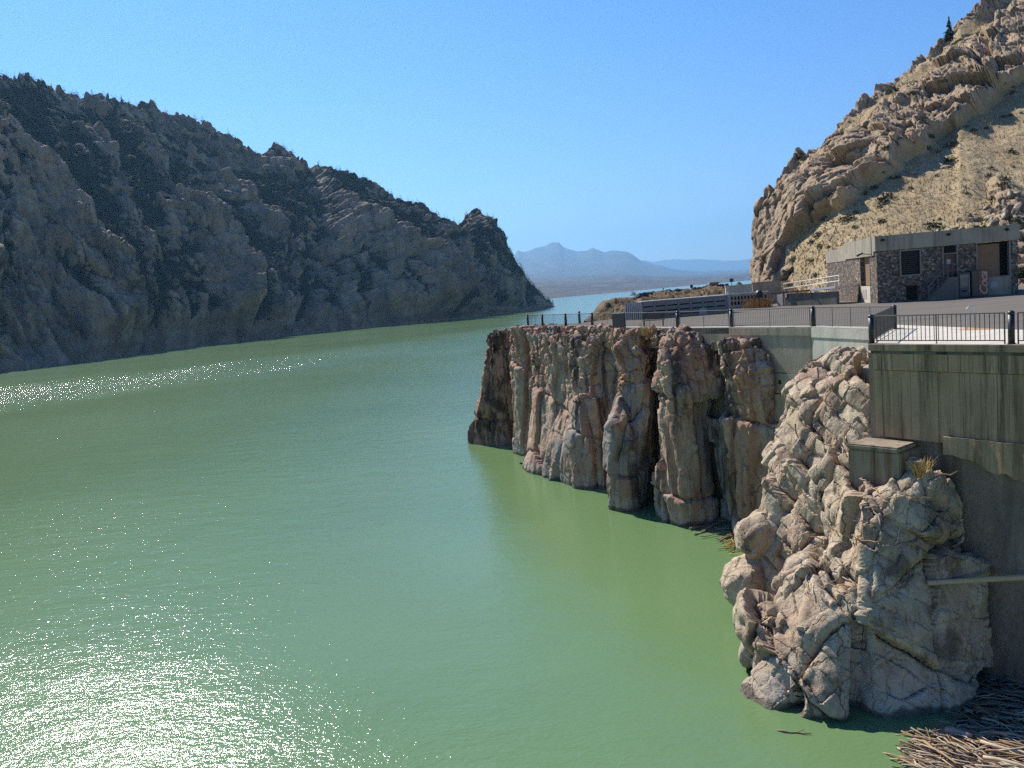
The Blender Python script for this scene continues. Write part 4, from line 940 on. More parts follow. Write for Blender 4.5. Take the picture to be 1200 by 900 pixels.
#@@BUILDING
def building():
    c0 = at_z(1029, 355.5, DECK); u = np.array([.984, -.177]); v = np.array([.177, .984]); zb = DECK-.02
    fr = (c0[:2], u, v, zb); L, DP, H = 9.75, 18.0, 5.05
    t = NT('field_stone'); c = t.coord()
    vv = t.n('VectorMath', dict(operation='ADD'), _0=c, _1=t.n('VectorMath', dict(operation='SCALE'), _0=t.n('TexNoise', Vector=c, Scale=3.0, Detail=2.0).outputs[1], Scale=.12).outputs[0]).outputs[0]
    vo = t.n('TexVoronoi', dict(feature='F1'), Vector=vv, Scale=6.2); ed = t.n('TexVoronoi', dict(feature='DISTANCE_TO_EDGE'), Vector=vv, Scale=6.2).outputs['Distance']
    rnd = t.n('SeparateColor', Color=vo.outputs['Color']).outputs[0]
    col = t.ramp(rnd, [(0, (.05, .035, .028)), (.35, (.14, .10, .075)), (.65, (.22, .17, .13)), (.88, (.31, .26, .21)), (1, (.44, .39, .33))])
    col = t.mix(t.ramp(ed, [(.02, 1.0), (.06, 0.0)]), col, (.13, .11, .09))
    col = t.mix(t.ramp(t.noise(c, 14, 4), [(.3, 0.0), (.7, .4)]), col, (.10, .085, .07))
    STONE = t.finish(col, .9, t.bump(t.math('MINIMUM', ed, .12), .8, .35), .15)
    FASC = concrete('fascia_concrete', (.28, .25, .19), (.36, .325, .26), (.13, .11, .085), .6)
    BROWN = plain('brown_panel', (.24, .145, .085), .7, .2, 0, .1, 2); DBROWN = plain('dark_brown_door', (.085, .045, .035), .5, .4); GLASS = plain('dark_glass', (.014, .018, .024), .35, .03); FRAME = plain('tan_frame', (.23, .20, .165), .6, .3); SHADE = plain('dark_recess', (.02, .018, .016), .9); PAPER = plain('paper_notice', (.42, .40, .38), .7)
    root = empty('stone_building', (c0[0], c0[1], zb), 'low flat roofed fieldstone building with concrete fascia below the dry slope', 'building')
    def wall(fr_, LL, H0, H1, ops, th, name, mat):
        us = sorted({0, LL, *[o[0] for o in ops], *[o[1] for o in ops]}); zs = sorted({H0, H1, *[o[2] for o in ops], *[o[3] for o in ops]}); m = MB()
        for a, b in zip(us, us[1:]):
            for p, q in zip(zs, zs[1:]):
                mu, mz = (a+b)/2, (p+q)/2
                if any(o[0] < mu < o[1] and o[2] < mz < o[3] for o in ops): continue
                m.box(fr_, a, b, 0, th, p, q)
        m.build(name, mat, root)
    HF = 3.92
    ops = [(1.70, 3.06, 2.0, 3.78), (4.66, 5.62, 1.62, HF), (2.02, 2.86, 0.05, 1.15), (6.98, 9.18, 0, HF)]
    wall(fr, L, -.3, HF, ops, .38, 'front_wall', STONE)
    sf = (c0[:2]+v*.38, v, u, zb); wall(sf, DP-.38, -.3, 3.6, [(1.7, 4.6, 0, HF)], .38, 'side_wall', STONE)
    MB().box(fr, .39, L, DP-.4, DP, -.3, HF).box(fr, L-.38, L-.002, .39, DP-.41, -.3, HF).build('back_wall', STONE, root)
    MB().box(fr, -.10, L+.10, -.10, .5, HF+.005, H).build('front_fascia', FASC, root, .02)
    MB().box(fr, -.10, .5, .503, 10.0, 3.62, H-.004).build('side_fascia', FASC, root, .02); MB().box(fr, -.04, .5, 10.003, DP+.05, 3.5, H-.38).build('rear_fascia', FASC, root, .02)
    MB().box(fr, .5, L-.01, .5, DP, H-.55, H-.4).build('roof', plain('roof_gravel', (.26, .24, .21), .95), root)
    w_ = MB().box(fr, 1.62, 1.715, -.035, .12, 1.92, 3.86).box(fr, 3.045, 3.14, -.035, .12, 1.92, 3.86).box(fr, 1.72, 3.04, -.035, .12, 1.90, 2.0).box(fr, 1.72, 3.04, -.035, .12, 3.765, 3.86).build('window', FRAME, root)
    m = MB().box(fr, 1.72, 3.04, .2, .24, 2.0, 3.77); m.build('pane', GLASS, w_)
    m = MB()
    for k in range(1, 12): m.box(fr, 1.73, 3.03, .13, .16, 2.0+k*.147, 2.0+k*.147+.035)
    m.build('louvre', plain('dark_slats', (.045, .045, .05), .5), w_)
    d = MB().box(fr, 4.70, 5.58, .2, .26, 1.62, 3.28).build('door', DBROWN, root)
    MB().box(fr, 4.60, 4.69, -.03, .25, 1.62, HF-.002).box(fr, 5.59, 5.68, -.03, .25, 1.62, HF-.002).box(fr, 4.70, 5.58, -.02, .25, 3.29, 3.37).build('frame', FRAME, d)
    MB().box(fr, 4.95, 5.22, .185, .199, 2.55, 2.90).build('notice', PAPER, d); MB().box(fr, 5.46, 5.53, .14, .199, 2.45, 2.5).build('handle', GALV, d)
    MB().box(fr, 4.70, 5.58, .2, .24, 3.38, HF-.003).build('transom', GLASS, root)
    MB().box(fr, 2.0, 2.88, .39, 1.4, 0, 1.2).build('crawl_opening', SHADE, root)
    # steps and landing
    st = empty('front_steps', (*(c0[:2]+u*4.6-v*.6), zb), 'concrete steps with steel handrails climbing to the brown front door', 'steps')
    m = MB(); m.box(fr, 4.55, 5.30, -1.15, -.02, -.2, 1.58)
    n = 8
    for k in range(n): m.box(fr, 3.30+k*1.25/n, 3.30+(k+1)*1.25/n, -1.15, -.02, -.2, 1.58*(k+1)/(n+1))
    m.build('flight', concrete('step_concrete', (.12, .11, .095), (.16, .15, .13), (.07, .06, .05), .5), st)
    P = lambda a, b, z: (*(c0[:2]+u*a+v*b), zb+z)
    for side, nm in ((-1.12, 'handrail'), (-.08, 'handrail')):
        m = MB(); m.bar(P(3.25, side, 1.05), P(4.6, side, 2.55), .028).bar(P(4.6, side, 2.55), P(5.28, side, 2.55), .028).bar(P(3.25, side, .62), P(4.6, side, 2.1), .022).bar(P(4.6, side, 2.1), P(5.28, side, 2.1), .022)
        for a, z0, z1 in ((3.25, 0, 1.05), (3.9, .7, 1.77), (4.6, 1.5, 2.55), (5.28, 1.5, 2.55)): m.bar(P(a, side, z0), P(a, side, z1), .026)
        m.build(nm, plain('rail_grey', (.13, .125, .12), .5, .4), st)
    # big recess with brown panel, lower concrete panel
    MB().box(fr, 7.0, 9.16, -.02, .35, -.2, 1.32).build('lower_panel', FASC, root)
    MB().box(fr, 7.02, 8.62, .30, .36, 1.40, HF-.14).build('brown_panel', BROWN, root)
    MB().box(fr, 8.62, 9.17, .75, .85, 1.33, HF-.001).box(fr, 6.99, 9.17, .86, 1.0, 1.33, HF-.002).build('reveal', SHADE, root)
    MB().box(fr, 6.93, 7.015, -.03, .3, 1.36, HF-.003).box(fr, 9.165, 9.26, -.03, .3, 0, HF-.003).box(fr, 7.016, 9.163, -.06, .3, 1.323, 1.395).build('panel_frame', FRAME, root)
    MB().box(fr, 7.86, 8.32, -.045, -.022, .55, 1.0).build('notice', PAPER, root)
    for a in (.42, 5.02, 8.98):
        l = MB().lathe(P(a, -.20, H-.42), [(.02, .0), (.12, .01), (.12, .19), (.03, .2)], 12).build('fascia_lamp', SHADE, root); MB().box(fr, a-.03, a+.03, -.2, -.101, H-.3, H-.24).build('bracket', BLACK, l)
    # side doorway
    MB().box(sf, 1.72, 4.58, .3, .36, 1.35, HF-.3).build('side_door', BROWN, root); MB().box(sf, 1.72, 4.58, -.015, .3, -.2, 1.3).build('side_panel', C_LIT, root); MB().box(sf, 2.9, 4.2, -.035, -.017, .3, 1.05).build('access_plate', plain('pink_plate', (.42, .32, .27), .7), root)
    MB().box(sf, 1.62, 1.69, -.03, .3, -.2, 3.6).box(sf, 4.61, 4.68, -.03, .3, -.2, 3.6).build('side_frame', FRAME, root)
    # roof mast and lamp arm at the corner
    rm = MB().bar(P(-.14, .95, 3.3), P(-.14, .95, 5.5), .03).build('conduit_mast', GALV, root)
    MB().bar(P(-.14, .95, 3.75), P(-.85, .9, 3.85), .03).build('lamp_arm', BLACK, root); MB().bar(P(-1.2, .9, 3.72), P(-.75, .9, 3.90), .085, 8, .06).build('lamp_head', BLACK, root)
    # vending machines
    vm = empty('vending_machine', P(5.75, -.6, 0), 'dark vending machine with a grey green lit front standing beside the steps', 'vending machine')
    MB().box(fr, 5.38, 6.14, -.98, -.15, .06, 1.86).build('cabinet', BLACK, vm, .03)
    t = NT('snack_front'); c = t.coord(); cc = t.n('SeparateColor', Color=t.n('TexVoronoi', Vector=c, Scale=5.0).outputs['Color']).outputs[1]
    pic = t.finish(t.ramp(cc, [(0, (.05, .055, .05)), (.4, (.10, .11, .10)), (.7, (.15, .155, .15)), (1, (.13, .18, .05))]), .3, None, .5)
    MB().box(fr, 5.45, 5.98, -1.0, -.983, .75, 1.72).build('display_front', pic, vm); MB().box(fr, 5.45, 5.98, -1.0, -.983, .18, .70).build('lower_front', plain('grey_front', (.10, .10, .10), .5), vm); MB().box(fr, 6.02, 6.10, -1.0, -.983, .3, 1.7).build('control_strip', plain('light_strip', (.20, .21, .22), .4), vm)
    MB().box(fr, 5.55, 5.9, -1.01, -1.001, .42, .56).build('delivery_slot', SHADE, vm)
    vm2 = empty('vending_machine', P(6.85, -.6, 0), 'dark soda vending machine with cream script lettering running up its front', 'vending machine')
    MB().box(fr, 6.24, 7.38, -.98, -.15, .06, 1.96).build('cabinet', BLACK, vm2, .03)
    MB().box(fr, 6.30, 6.66, -1.0, -.983, .2, 1.85).build('selection_panel', plain('black_panel', (.02, .02, .022), .35, .5), vm2)
    MB().box(fr, 6.70, 7.34, -1.0, -.983, .14, 1.90).build('logo_panel', plain('deep_red', (.15, .018, .018), .35, .5), vm2)
    cu = bpy.data.curves.new('logo_lettering', 'FONT'); cu.body = 'Coca'; cu.size = .80; cu.shear = .35; cu.extrude = .006; cu.offset = .012; cu.space_character = .88; cu.align_x = 'CENTER'; cu.align_y = 'CENTER'
    to = bpy.data.objects.new('logo_lettering', cu); COL.objects.link(to)
    dg = bpy.context.evaluated_depsgraph_get(); dg.update(); me = bpy.data.meshes.new_from_object(to.evaluated_get(dg)); bpy.data.objects.remove(to)
    me.materials.clear(); me.materials.append(plain('cream_letters', (.50, .36, .28), .5))
    xs = [q.co.x for q in me.vertices]; kx = 1.66/(max(xs)-min(xs)); yx = [q.co.y for q in me.vertices]; ky = .56/(max(yx)-min(yx)); cx, cyy = (max(xs)+min(xs))/2, (max(yx)+min(yx))/2
    lo = bpy.data.objects.new('logo_lettering', me); COL.objects.link(lo); lo.parent = vm2; lo.matrix_parent_inverse = Matrix.Translation(-Vector(vm2.location))
    U3 = Vector((u[0], u[1], 0)); Z3 = Vector((0, 0, 1)); N3 = -Vector((v[0], v[1], 0))
    R = Matrix((Z3*kx, -U3*ky, N3)).transposed().to_4x4()
    lo.matrix_basis = Matrix.Translation(Vector(P(7.02, -1.010, 1.02))) @ R @ Matrix.Translation((-cx, -cyy, 0))
    # white sign at the far end
    sg = empty('white_sign', P(10.35, -.3, 0), 'small white sign board at the right end of the stone building', 'sign')
    MB().box(fr, 10.1, 10.7, -.3, -.27, .9, 1.9).build('board', PAPER, sg); MB().box(fr, 10.1, 10.7, -.305, -.265, 1.95, 2.05).build('top_strip', PAPER, sg); MB().box(fr, 10.37, 10.43, -.262, -.2, 0, 2.0).build('post', STEEL, sg)
    return fr
BF = building()
#@@CLUTTER
def clutter():
    Pz = lambda px, py: at_z(px, py, DECK)
    # knoll of the far bank behind the terrace
    nu, nv = 150, 60
    sky_ = [(690, 377), (698, 371), (706, 360), (714, 352.5), (725, 350), (738, 349.5), (760, 346), (800, 341), (840, 336.5), (880, 333), (930, 329), (960, 326)]
    pxs = np.linspace(690, 960, nu); vs = np.linspace(0, 1, nv); U, W = np.meshgrid(pxs, vs, indexing='ij'); px = U.ravel(); v = W.ravel()
    Y = 76+(interp(px, [(690, 96), (760, 116), (960, 135)])-76)*v
    ps = interp(px, sky_); pb = hor(px)+(EYE-DECK+1.2+8*sstep(735, 695, px))*F/76
    P = unproj_arr(px, pb+(ps-pb)*v, Y); P[:,2] += (fbm(P/4, 5, 7)*.9+(facet(P/1.6, 3)[2])*.8)*sstep(0, .1, v)*sstep(1.05, .9, v)
    G = P.reshape(nu, nv, 3); b = G[:,-1:,:].copy(); b[:,:,1] += 6; b2 = b.copy(); b2[:,:,1] += 22; b2[:,:,2] = -3; lo = G[:,:1,:].copy(); lo[:,:,2] = -3
    A = np.concatenate([lo, G, b, b2], 1)
    kn = rock_mat('knoll_rock', (.10, .065, .035), (.19, .125, .065), (.29, .21, .125), 1.6, stain=(.055, .05, .032), stain_lo=.48, stain_hi=.58, bump=.25, streak_z=1.0)
    o = fast_mesh('hill', A.reshape(-1, 3), gridq(nu, nv+3), kn); tag(o, kind='structure')
    rg = random.Random(33)
    bvk = bvh_of(o)
    dk = rock_mat('dark_boulder_rock', (.045, .045, .05), (.075, .075, .08), (.11, .105, .10), 2, bump=.05)
    xs = [750, 755, 760.5, 766, 771, 777, 783, 789, 794, 799, 804, 814, 819, 825, 829, 845, 851, 866]
    for i, x in enumerate(xs):
        y = float(interp(np.array([x]), sky_)[0]); d = float(interp(np.array([x]), [(690, 96), (760, 116), (960, 135)])[0])
        m = Mass().lump(x, y-.3, d, rg.uniform(.42, .62), (rg.uniform(1.0, 1.5), 1, rg.uniform(.7, 1.0)), i*3, rg.uniform(0, 3)).mb.build('dark_boulder', dk); tag(m, 'dark boulder in the row along the crest of the knoll behind the slatted container', 'boulder', 'dark boulders lining the crest of the knoll')
    # brick hut and post on the knoll
    c = at_y(837.5, 338.5, 124); h = empty('utility_hut', tuple(c), 'tiny brown brick hut with a flat cap on the skyline of the knoll', 'hut')
    fr = (c[:2], np.array([1., -.08]), np.array([.08, 1.]), c[2])
    MB().box(fr, -.62, .62, 0, 1.2, -.6, .82).build('wall', plain('hut_brick', (.22, .14, .095), .9), h); MB().box(fr, -.75, .75, -.12, 1.3, .825, 1.02).build('roof', C_GREY, h); MB().box(fr, -.35, -.02, -.015, .05, -.1, .6).build('opening', plain('hut_dark', (.03, .028, .026), .9), h)
    for (x, y, hh, hd, lab) in [(857.5, 336, 1.15, .30, 'thin post with a dark square head at the right of the brick hut'), (810.5, 340, .75, .2, 'short dark post among the boulders left of the brick hut'), (777.5, 343, .62, .1, 'slim dark stake on the knoll crest above the slatted container')]:
        c = at_y(x, y, 122); r = empty('signpost', tuple(c), lab, 'post'); MB().bar((c[0], c[1], c[2]-.4), (c[0], c[1], c[2]+hh), .045).build('pole', BLACK, r)
        MB().box((c[:2], np.array([1., 0]), np.array([0, 1.]), c[2]), -hd, hd, -.08, -.05, hh-.45 if hd > .15 else hh-.1, hh+.05).build('head', BLACK, r)
    # slatted container
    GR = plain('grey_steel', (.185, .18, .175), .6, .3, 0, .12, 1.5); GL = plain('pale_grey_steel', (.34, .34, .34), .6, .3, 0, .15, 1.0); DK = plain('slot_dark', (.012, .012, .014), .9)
    a = Pz(753.5, 374.5); b = Pz(853, 366.5); u = (b-a)[:2]; L = np.linalg.norm(u); u = u/L; v_ = np.array([-u[1], u[0]]); fr = (a[:2], u, v_, DECK-.02); H = 1.43
    r = empty('slatted_container', tuple(a), 'long low grey slatted steel container with rows of dark slots behind the railing', 'container')
    m = MB(); n = 7; pw = L/n; rows = [(.22, .30), (.58, .68), (.97, 1.07)]
    for k in range(n):
        u0, u1 = pw*k+.10, pw*(k+1)-.10
        z = 0.06
        for z0, z1 in rows+[(H, H)]: m.box(fr, pw*k+.004, pw*(k+1)-.004, .05, .10, z, min(z0, H-.005)); z = z1
        for e0, e1 in ((pw*k+.004, u0), (u1, pw*(k+1)-.004)):
            for z0, z1 in rows: m.box(fr, e0, e1, .051, .099, z0+.001, z1-.001)
    m.build('front_panel', GR, r)
    m = MB()
    for k in range(n+1): m.box(fr, pw*k-.05, pw*k+.05, 0, .048, 0, H-.002)
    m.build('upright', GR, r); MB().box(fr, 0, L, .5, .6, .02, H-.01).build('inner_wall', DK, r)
    MB().box(fr, -.08, L+.08, -.05, 1.9, H, H+.07).build('roof', GL, r)
    e0 = a[:2]+v_*1.9-u*1.15; e1 = a[:2]; m = MB(); ew = e1-e0; EL = np.linalg.norm(ew); ew /= EL; fe = (e0, ew, np.array([-ew[1], ew[0]]), DECK-.02)
    for k in range(9): m.box(fe, EL*k/9+.04, EL*k/9+.17, -.03, .04, 0, H+.02)
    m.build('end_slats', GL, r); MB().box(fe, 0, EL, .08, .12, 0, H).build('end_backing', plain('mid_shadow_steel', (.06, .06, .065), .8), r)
    MB().box(fr, L*.665, L*.75, -.03, -.001, .02, .58).build('hatch', GL, r)
    MB().box(fr, L+.09, L+.2, -.05, .1, 0, H+.3).build('corner_post', GL, r)
    # bench
    c = Pz(760, 384.2)+np.array([.5, .8, 0]); d = np.array(EDGE[792])-np.array(EDGE[729]); d = np.array([.97, -.24]); q = np.array([.24, .97]); fr = (c[:2], d, q, DECK)
    r = empty('bench', tuple(c), 'grey slatted park bench with a backrest standing on the terrace above the boulders', 'bench'); GB = plain('bench_grey', (.055, .05, .05), .6, .3)
    m = MB(); [m.box(fr, -.75, .75, -.28+.11*k, -.19+.11*k, .42, .455) for k in range(4)]; m.build('seat', GB, r)
    m = MB(); [m.box(fr, -.75, .75, .19+.035*k, .23+.035*k, .50+.105*k, .59+.105*k) for k in range(4)]; m.build('backrest', GB, r)
    for x in (-.62, .62):
        MB().box(fr, x-.03, x+.03, -.26, -.20, 0, .419).build('leg', BLACK, r); MB().box(fr, x-.03, x+.03, .14, .185, 0, .88).build('leg', BLACK, r)
    # grey information panel
    c = Pz(723.5, 386.2)+np.array([.15, .3, 0]); fr = (c[:2], np.array([.93, -.36]), np.array([.36, .93]), DECK); r = empty('sign_panel', tuple(c), 'square dark grey panel standing at the railing left of the bench', 'panel')
    MB().box(fr, -.42, .40, 0, .06, .10, 1.02).build('panel', plain('panel_grey', (.085, .08, .075), .7), r)
    for x in (-.44, .38): MB().box(fr, x, x+.06, .062, .11, 0, 1.04).build('post', BLACK, r)
    MB().box(fr, -.46, .46, -.05, .14, 1.045, 1.075).build('cap', GL, r)
    # screen wall, blank walls, ramp
    a = Pz(857, 362.5)+np.array([0, 1.5, 0]); b = Pz(906, 359.5)+np.array([0, 1.5, 0]); u = (b-a)[:2]; L = np.linalg.norm(u); u /= L; q = np.array([-u[1], u[0]]); fr = (a[:2], u, q, DECK-.02)
    r = empty('screen_wall', tuple(a), 'low pale wall pierced by two rows of square holes right of the slatted container', 'screen wall'); m = MB(); n = 11; st = (L-.35)/n
    for z0, z1 in ((0, .35), (.68, .80), (1.13, 1.30)): m.box(fr, .35, L, 0, .2, z0, z1)
    for z0, z1 in ((.351, .679), (.801, 1.129)):
        for k in range(n+1): m.box(fr, .35+st*k-.05 if k else .35, .35+st*k+.05 if k < n else L, 0.002, .198, z0, z1)
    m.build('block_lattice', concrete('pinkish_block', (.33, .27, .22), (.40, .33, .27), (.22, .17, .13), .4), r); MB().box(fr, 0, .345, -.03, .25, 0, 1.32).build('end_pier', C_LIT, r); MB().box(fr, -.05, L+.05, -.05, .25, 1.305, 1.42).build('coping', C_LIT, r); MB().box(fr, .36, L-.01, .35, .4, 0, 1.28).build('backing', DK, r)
    a = at_y(851.5, 352, 79); b = at_y(882, 350, 79); u = np.array([1., .0]); L = float(b[0]-a[0]); fr = (a[:2], u, np.array([0, 1.]), DECK-.02)
    r = empty('blank_wall', tuple(a), 'plain pale concrete wall rising behind the pierced screen wall', 'wall'); MB().box(fr, 0, L, 0, .4, 0, 2.05).build('wall_face', C_LIT, r, .02); MB().box(fr, -.04, L+.04, -.04, .44, 2.053, 2.14).build('coping', C_LIT, r)
    a = at_y(882.3, 345, 82); b = at_y(916, 345, 82); fr = (a[:2], np.array([1., 0.]), np.array([0, 1.]), DECK-.02); L = float(b[0]-a[0])
    r = empty('shaded_wall', tuple(a), 'shaded grey concrete wall stub at the foot of the tan rock face', 'wall'); MB().box(fr, 0, L, 0, .4, 0, 2.15).build('wall_face', C_GREY, r, .02); MB().box(fr, -.03, L, -.05, .45, 2.153, 2.22).build('coping', C_GREY, r)
    # ramp wall with white slab and rails
    a = Pz(923, 358.5)+np.array([0, .6, 0]); b = Pz(984, 356.6)+np.array([0, .6, 0]); u = (b-a)[:2]; L = np.linalg.norm(u); u /= L; q = np.array([-u[1], u[0]]); fr = (a[:2], u, q, DECK-.02)
    r = empty('ramp_wall', tuple(a), 'dark shaded concrete ramp wall with a white slab edge left of the stone building', 'ramp')
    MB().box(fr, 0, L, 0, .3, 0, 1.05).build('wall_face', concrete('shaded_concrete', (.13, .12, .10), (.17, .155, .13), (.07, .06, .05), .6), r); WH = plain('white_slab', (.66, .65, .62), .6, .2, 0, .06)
    MB().add([(*(fr[0]+u*s_+q*t), DECK+z) for s_, t, z in ((-.3, -.12, 1.06), (L, -.12, 1.30), (L, 2.6, 1.30), (-.3, 2.6, 1.06), (-.3, -.12, 1.15), (L, -.12, 1.48), (L, 2.6, 1.48), (-.3, 2.6, 1.15))], [(0, 1, 2, 3), (4, 5, 6, 7), (0, 1, 5, 4), (1, 2, 6, 5), (2, 3, 7, 6), (3, 0, 4, 7)]).build('white_slab', WH, r)
    MB().box(fr, -1.05, -.02, .05, .35, 0, 1.02).build('end_block', C_LIT, r)
    MB().box(fr, -.08, .08, -.2, -.13, 0, 1.45).build('post', STEEL, r); MB().box(fr, .0, .42, -.18, -.15, .75, 1.25).build('plate', plain('pale_plate', (.40, .38, .35), .7), r)
    r2 = empty('white_handrail', (*(fr[0]+q*2.6), DECK), 'white pipe guard rail along the ramp in front of the tan slope', 'handrail')
    pr = lambda s_, z: (*(fr[0]+u*s_+q*2.5), DECK+z+s_*.06)
    for z in (1.75, 2.2): MB().bar(pr(-2.9, z-.12), pr(L-2.1, z-.12), .035).build('rail', WH, r2)
    for k in range(5): s_ = -2.85+(L+.7)*k/4; MB().bar(pr(s_, .9), pr(s_, 2.09), .03).build('post', WH, r2)
    # rusty low rail, black dish and straw heap between screen wall and ramp
    r3 = empty('rusty_rail', tuple(Pz(905, 357)), 'low rusty red guard rail between the screen wall and the ramp wall', 'rail'); RU = plain('rust_red', (.20, .075, .05), .8)
    A_ = at_y(903, 344.5, 70.5); B_ = at_y(950, 340, 69.3); MB().bar(A_, B_, .07).build('beam', RU, r3)
    for k in range(4): p = A_+(B_-A_)*k/3; MB().bar((p[0], p[1], p[2]-.45), (p[0], p[1], p[2]+.1), .05).build('post', RU, r3)
    c = at_y(889.5, 344, 72.6); r4 = empty('black_dish', (c[0], c[1], DECK), 'round black dish on a short post behind the straw heap', 'dish')
    MB().lathe((c[0], c[1], c[2]-.36), [(.10, 0), (.30, .06), (.37, .22), (.34, .42), (.22, .60), (.06, .68)], 14).build('drum', BLACK, r4, smooth=True); MB().bar((c[0], c[1], DECK-.1), (c[0], c[1], c[2]-.35), .05).build('post', BLACK, r4)
    c = Pz(891, 360.5)+np.array([0, .8, 0]); v_l, f_l = blades('straw', 420, 1.1, 2.6, 5, .02); o = MB().add(v_l, f_l).build('dry_bush', plain('orange_straw', (.40, .235, .085), .9, .1, 0, .3, 3)); o.location = tuple(c); tag(o, 'dry orange straw bush in front of the pierced screen wall', 'bush')
    # hoop stand on the paving
    p0 = at_z(1133, 386.5, DECK); p1 = at_z(1143.5, 385.6, DECK); m = MB(); z = .92
    pts = [(*p0[:2], DECK), (*p0[:2], DECK+z-.12), (*(p0[:2]+(p1-p0)[:2]*.25), DECK+z-.02), (*(p0[:2]+(p1-p0)[:2]*.5), DECK+z), (*p1[:2], DECK+z), (*p1[:2], DECK)]
    for q0, q1 in zip(pts, pts[1:]): m.bar(q0, q1, .022, 8)
    tag(m.build('hoop_stand', GALV), 'bent metal hoop stand on pale paving beside the orange rust stain', 'hoop')
    # leaning viewer-like shrub on the knoll
clutter()

#@@PLANTS
LEAFM = {}
def leaf_mat(name, c1, c2):
    t = NT(name); rn = t.n('NewGeometry').outputs['Random Per Island']; return t.finish(t.mix(rn, c1, c2), .8, None, .15)
PINE = leaf_mat('pine_needles', (.012, .022, .012), (.030, .046, .022)); SAGE = leaf_mat('sage_leaves', (.055, .062, .035), (.11, .115, .065)); JUN = leaf_mat('juniper_leaves', (.022, .034, .016), (.05, .066, .03)); BARK = plain('bark', (.09, .07, .055), .9)
def conifer_parts(h, seed, tiers=9, per=15):
    rg = random.Random(seed); v = []; f = []
    for k in range(tiers):
        t = k/(tiers-1); z = h*(.06+.90*t); R = (h*.25*(1-t)**.8+.05*h*(1-t)+.03)*rg.uniform(.75, 1.2)
        for i in range(max(5, int(per*(1-.5*t)))):
            a = rg.uniform(0, 6.283); rr = R*rg.uniform(.55, 1.12); zz = z+rg.uniform(-.04, .03)*h; b = len(v); wv = h*.028*rg.uniform(.7, 1.4)
            dx, dy = math.cos(a), math.sin(a); dr = -rr*rg.uniform(.15, .45)
            v += [(0, 0, zz+.03*h), (dx*rr*.55-dy*wv, dy*rr*.55+dx*wv, zz+dr*.45), (dx*rr, dy*rr, zz+dr), (dx*rr*.55+dy*wv, dy*rr*.55-dx*wv, zz+dr*.45), (dx*rr*.5, dy*rr*.5, zz+dr*.3+.03*h)]
            f += [(b, b+1, b+4), (b+1, b+2, b+4), (b+2, b+3, b+4), (b+3, b, b+4)]
    return v, f
def mesh_only(v, f, name, mat, mb=None):
    o = (mb or MB()).add(v, f).build(name, mat); me = o.data; bpy.data.objects.remove(o); return me
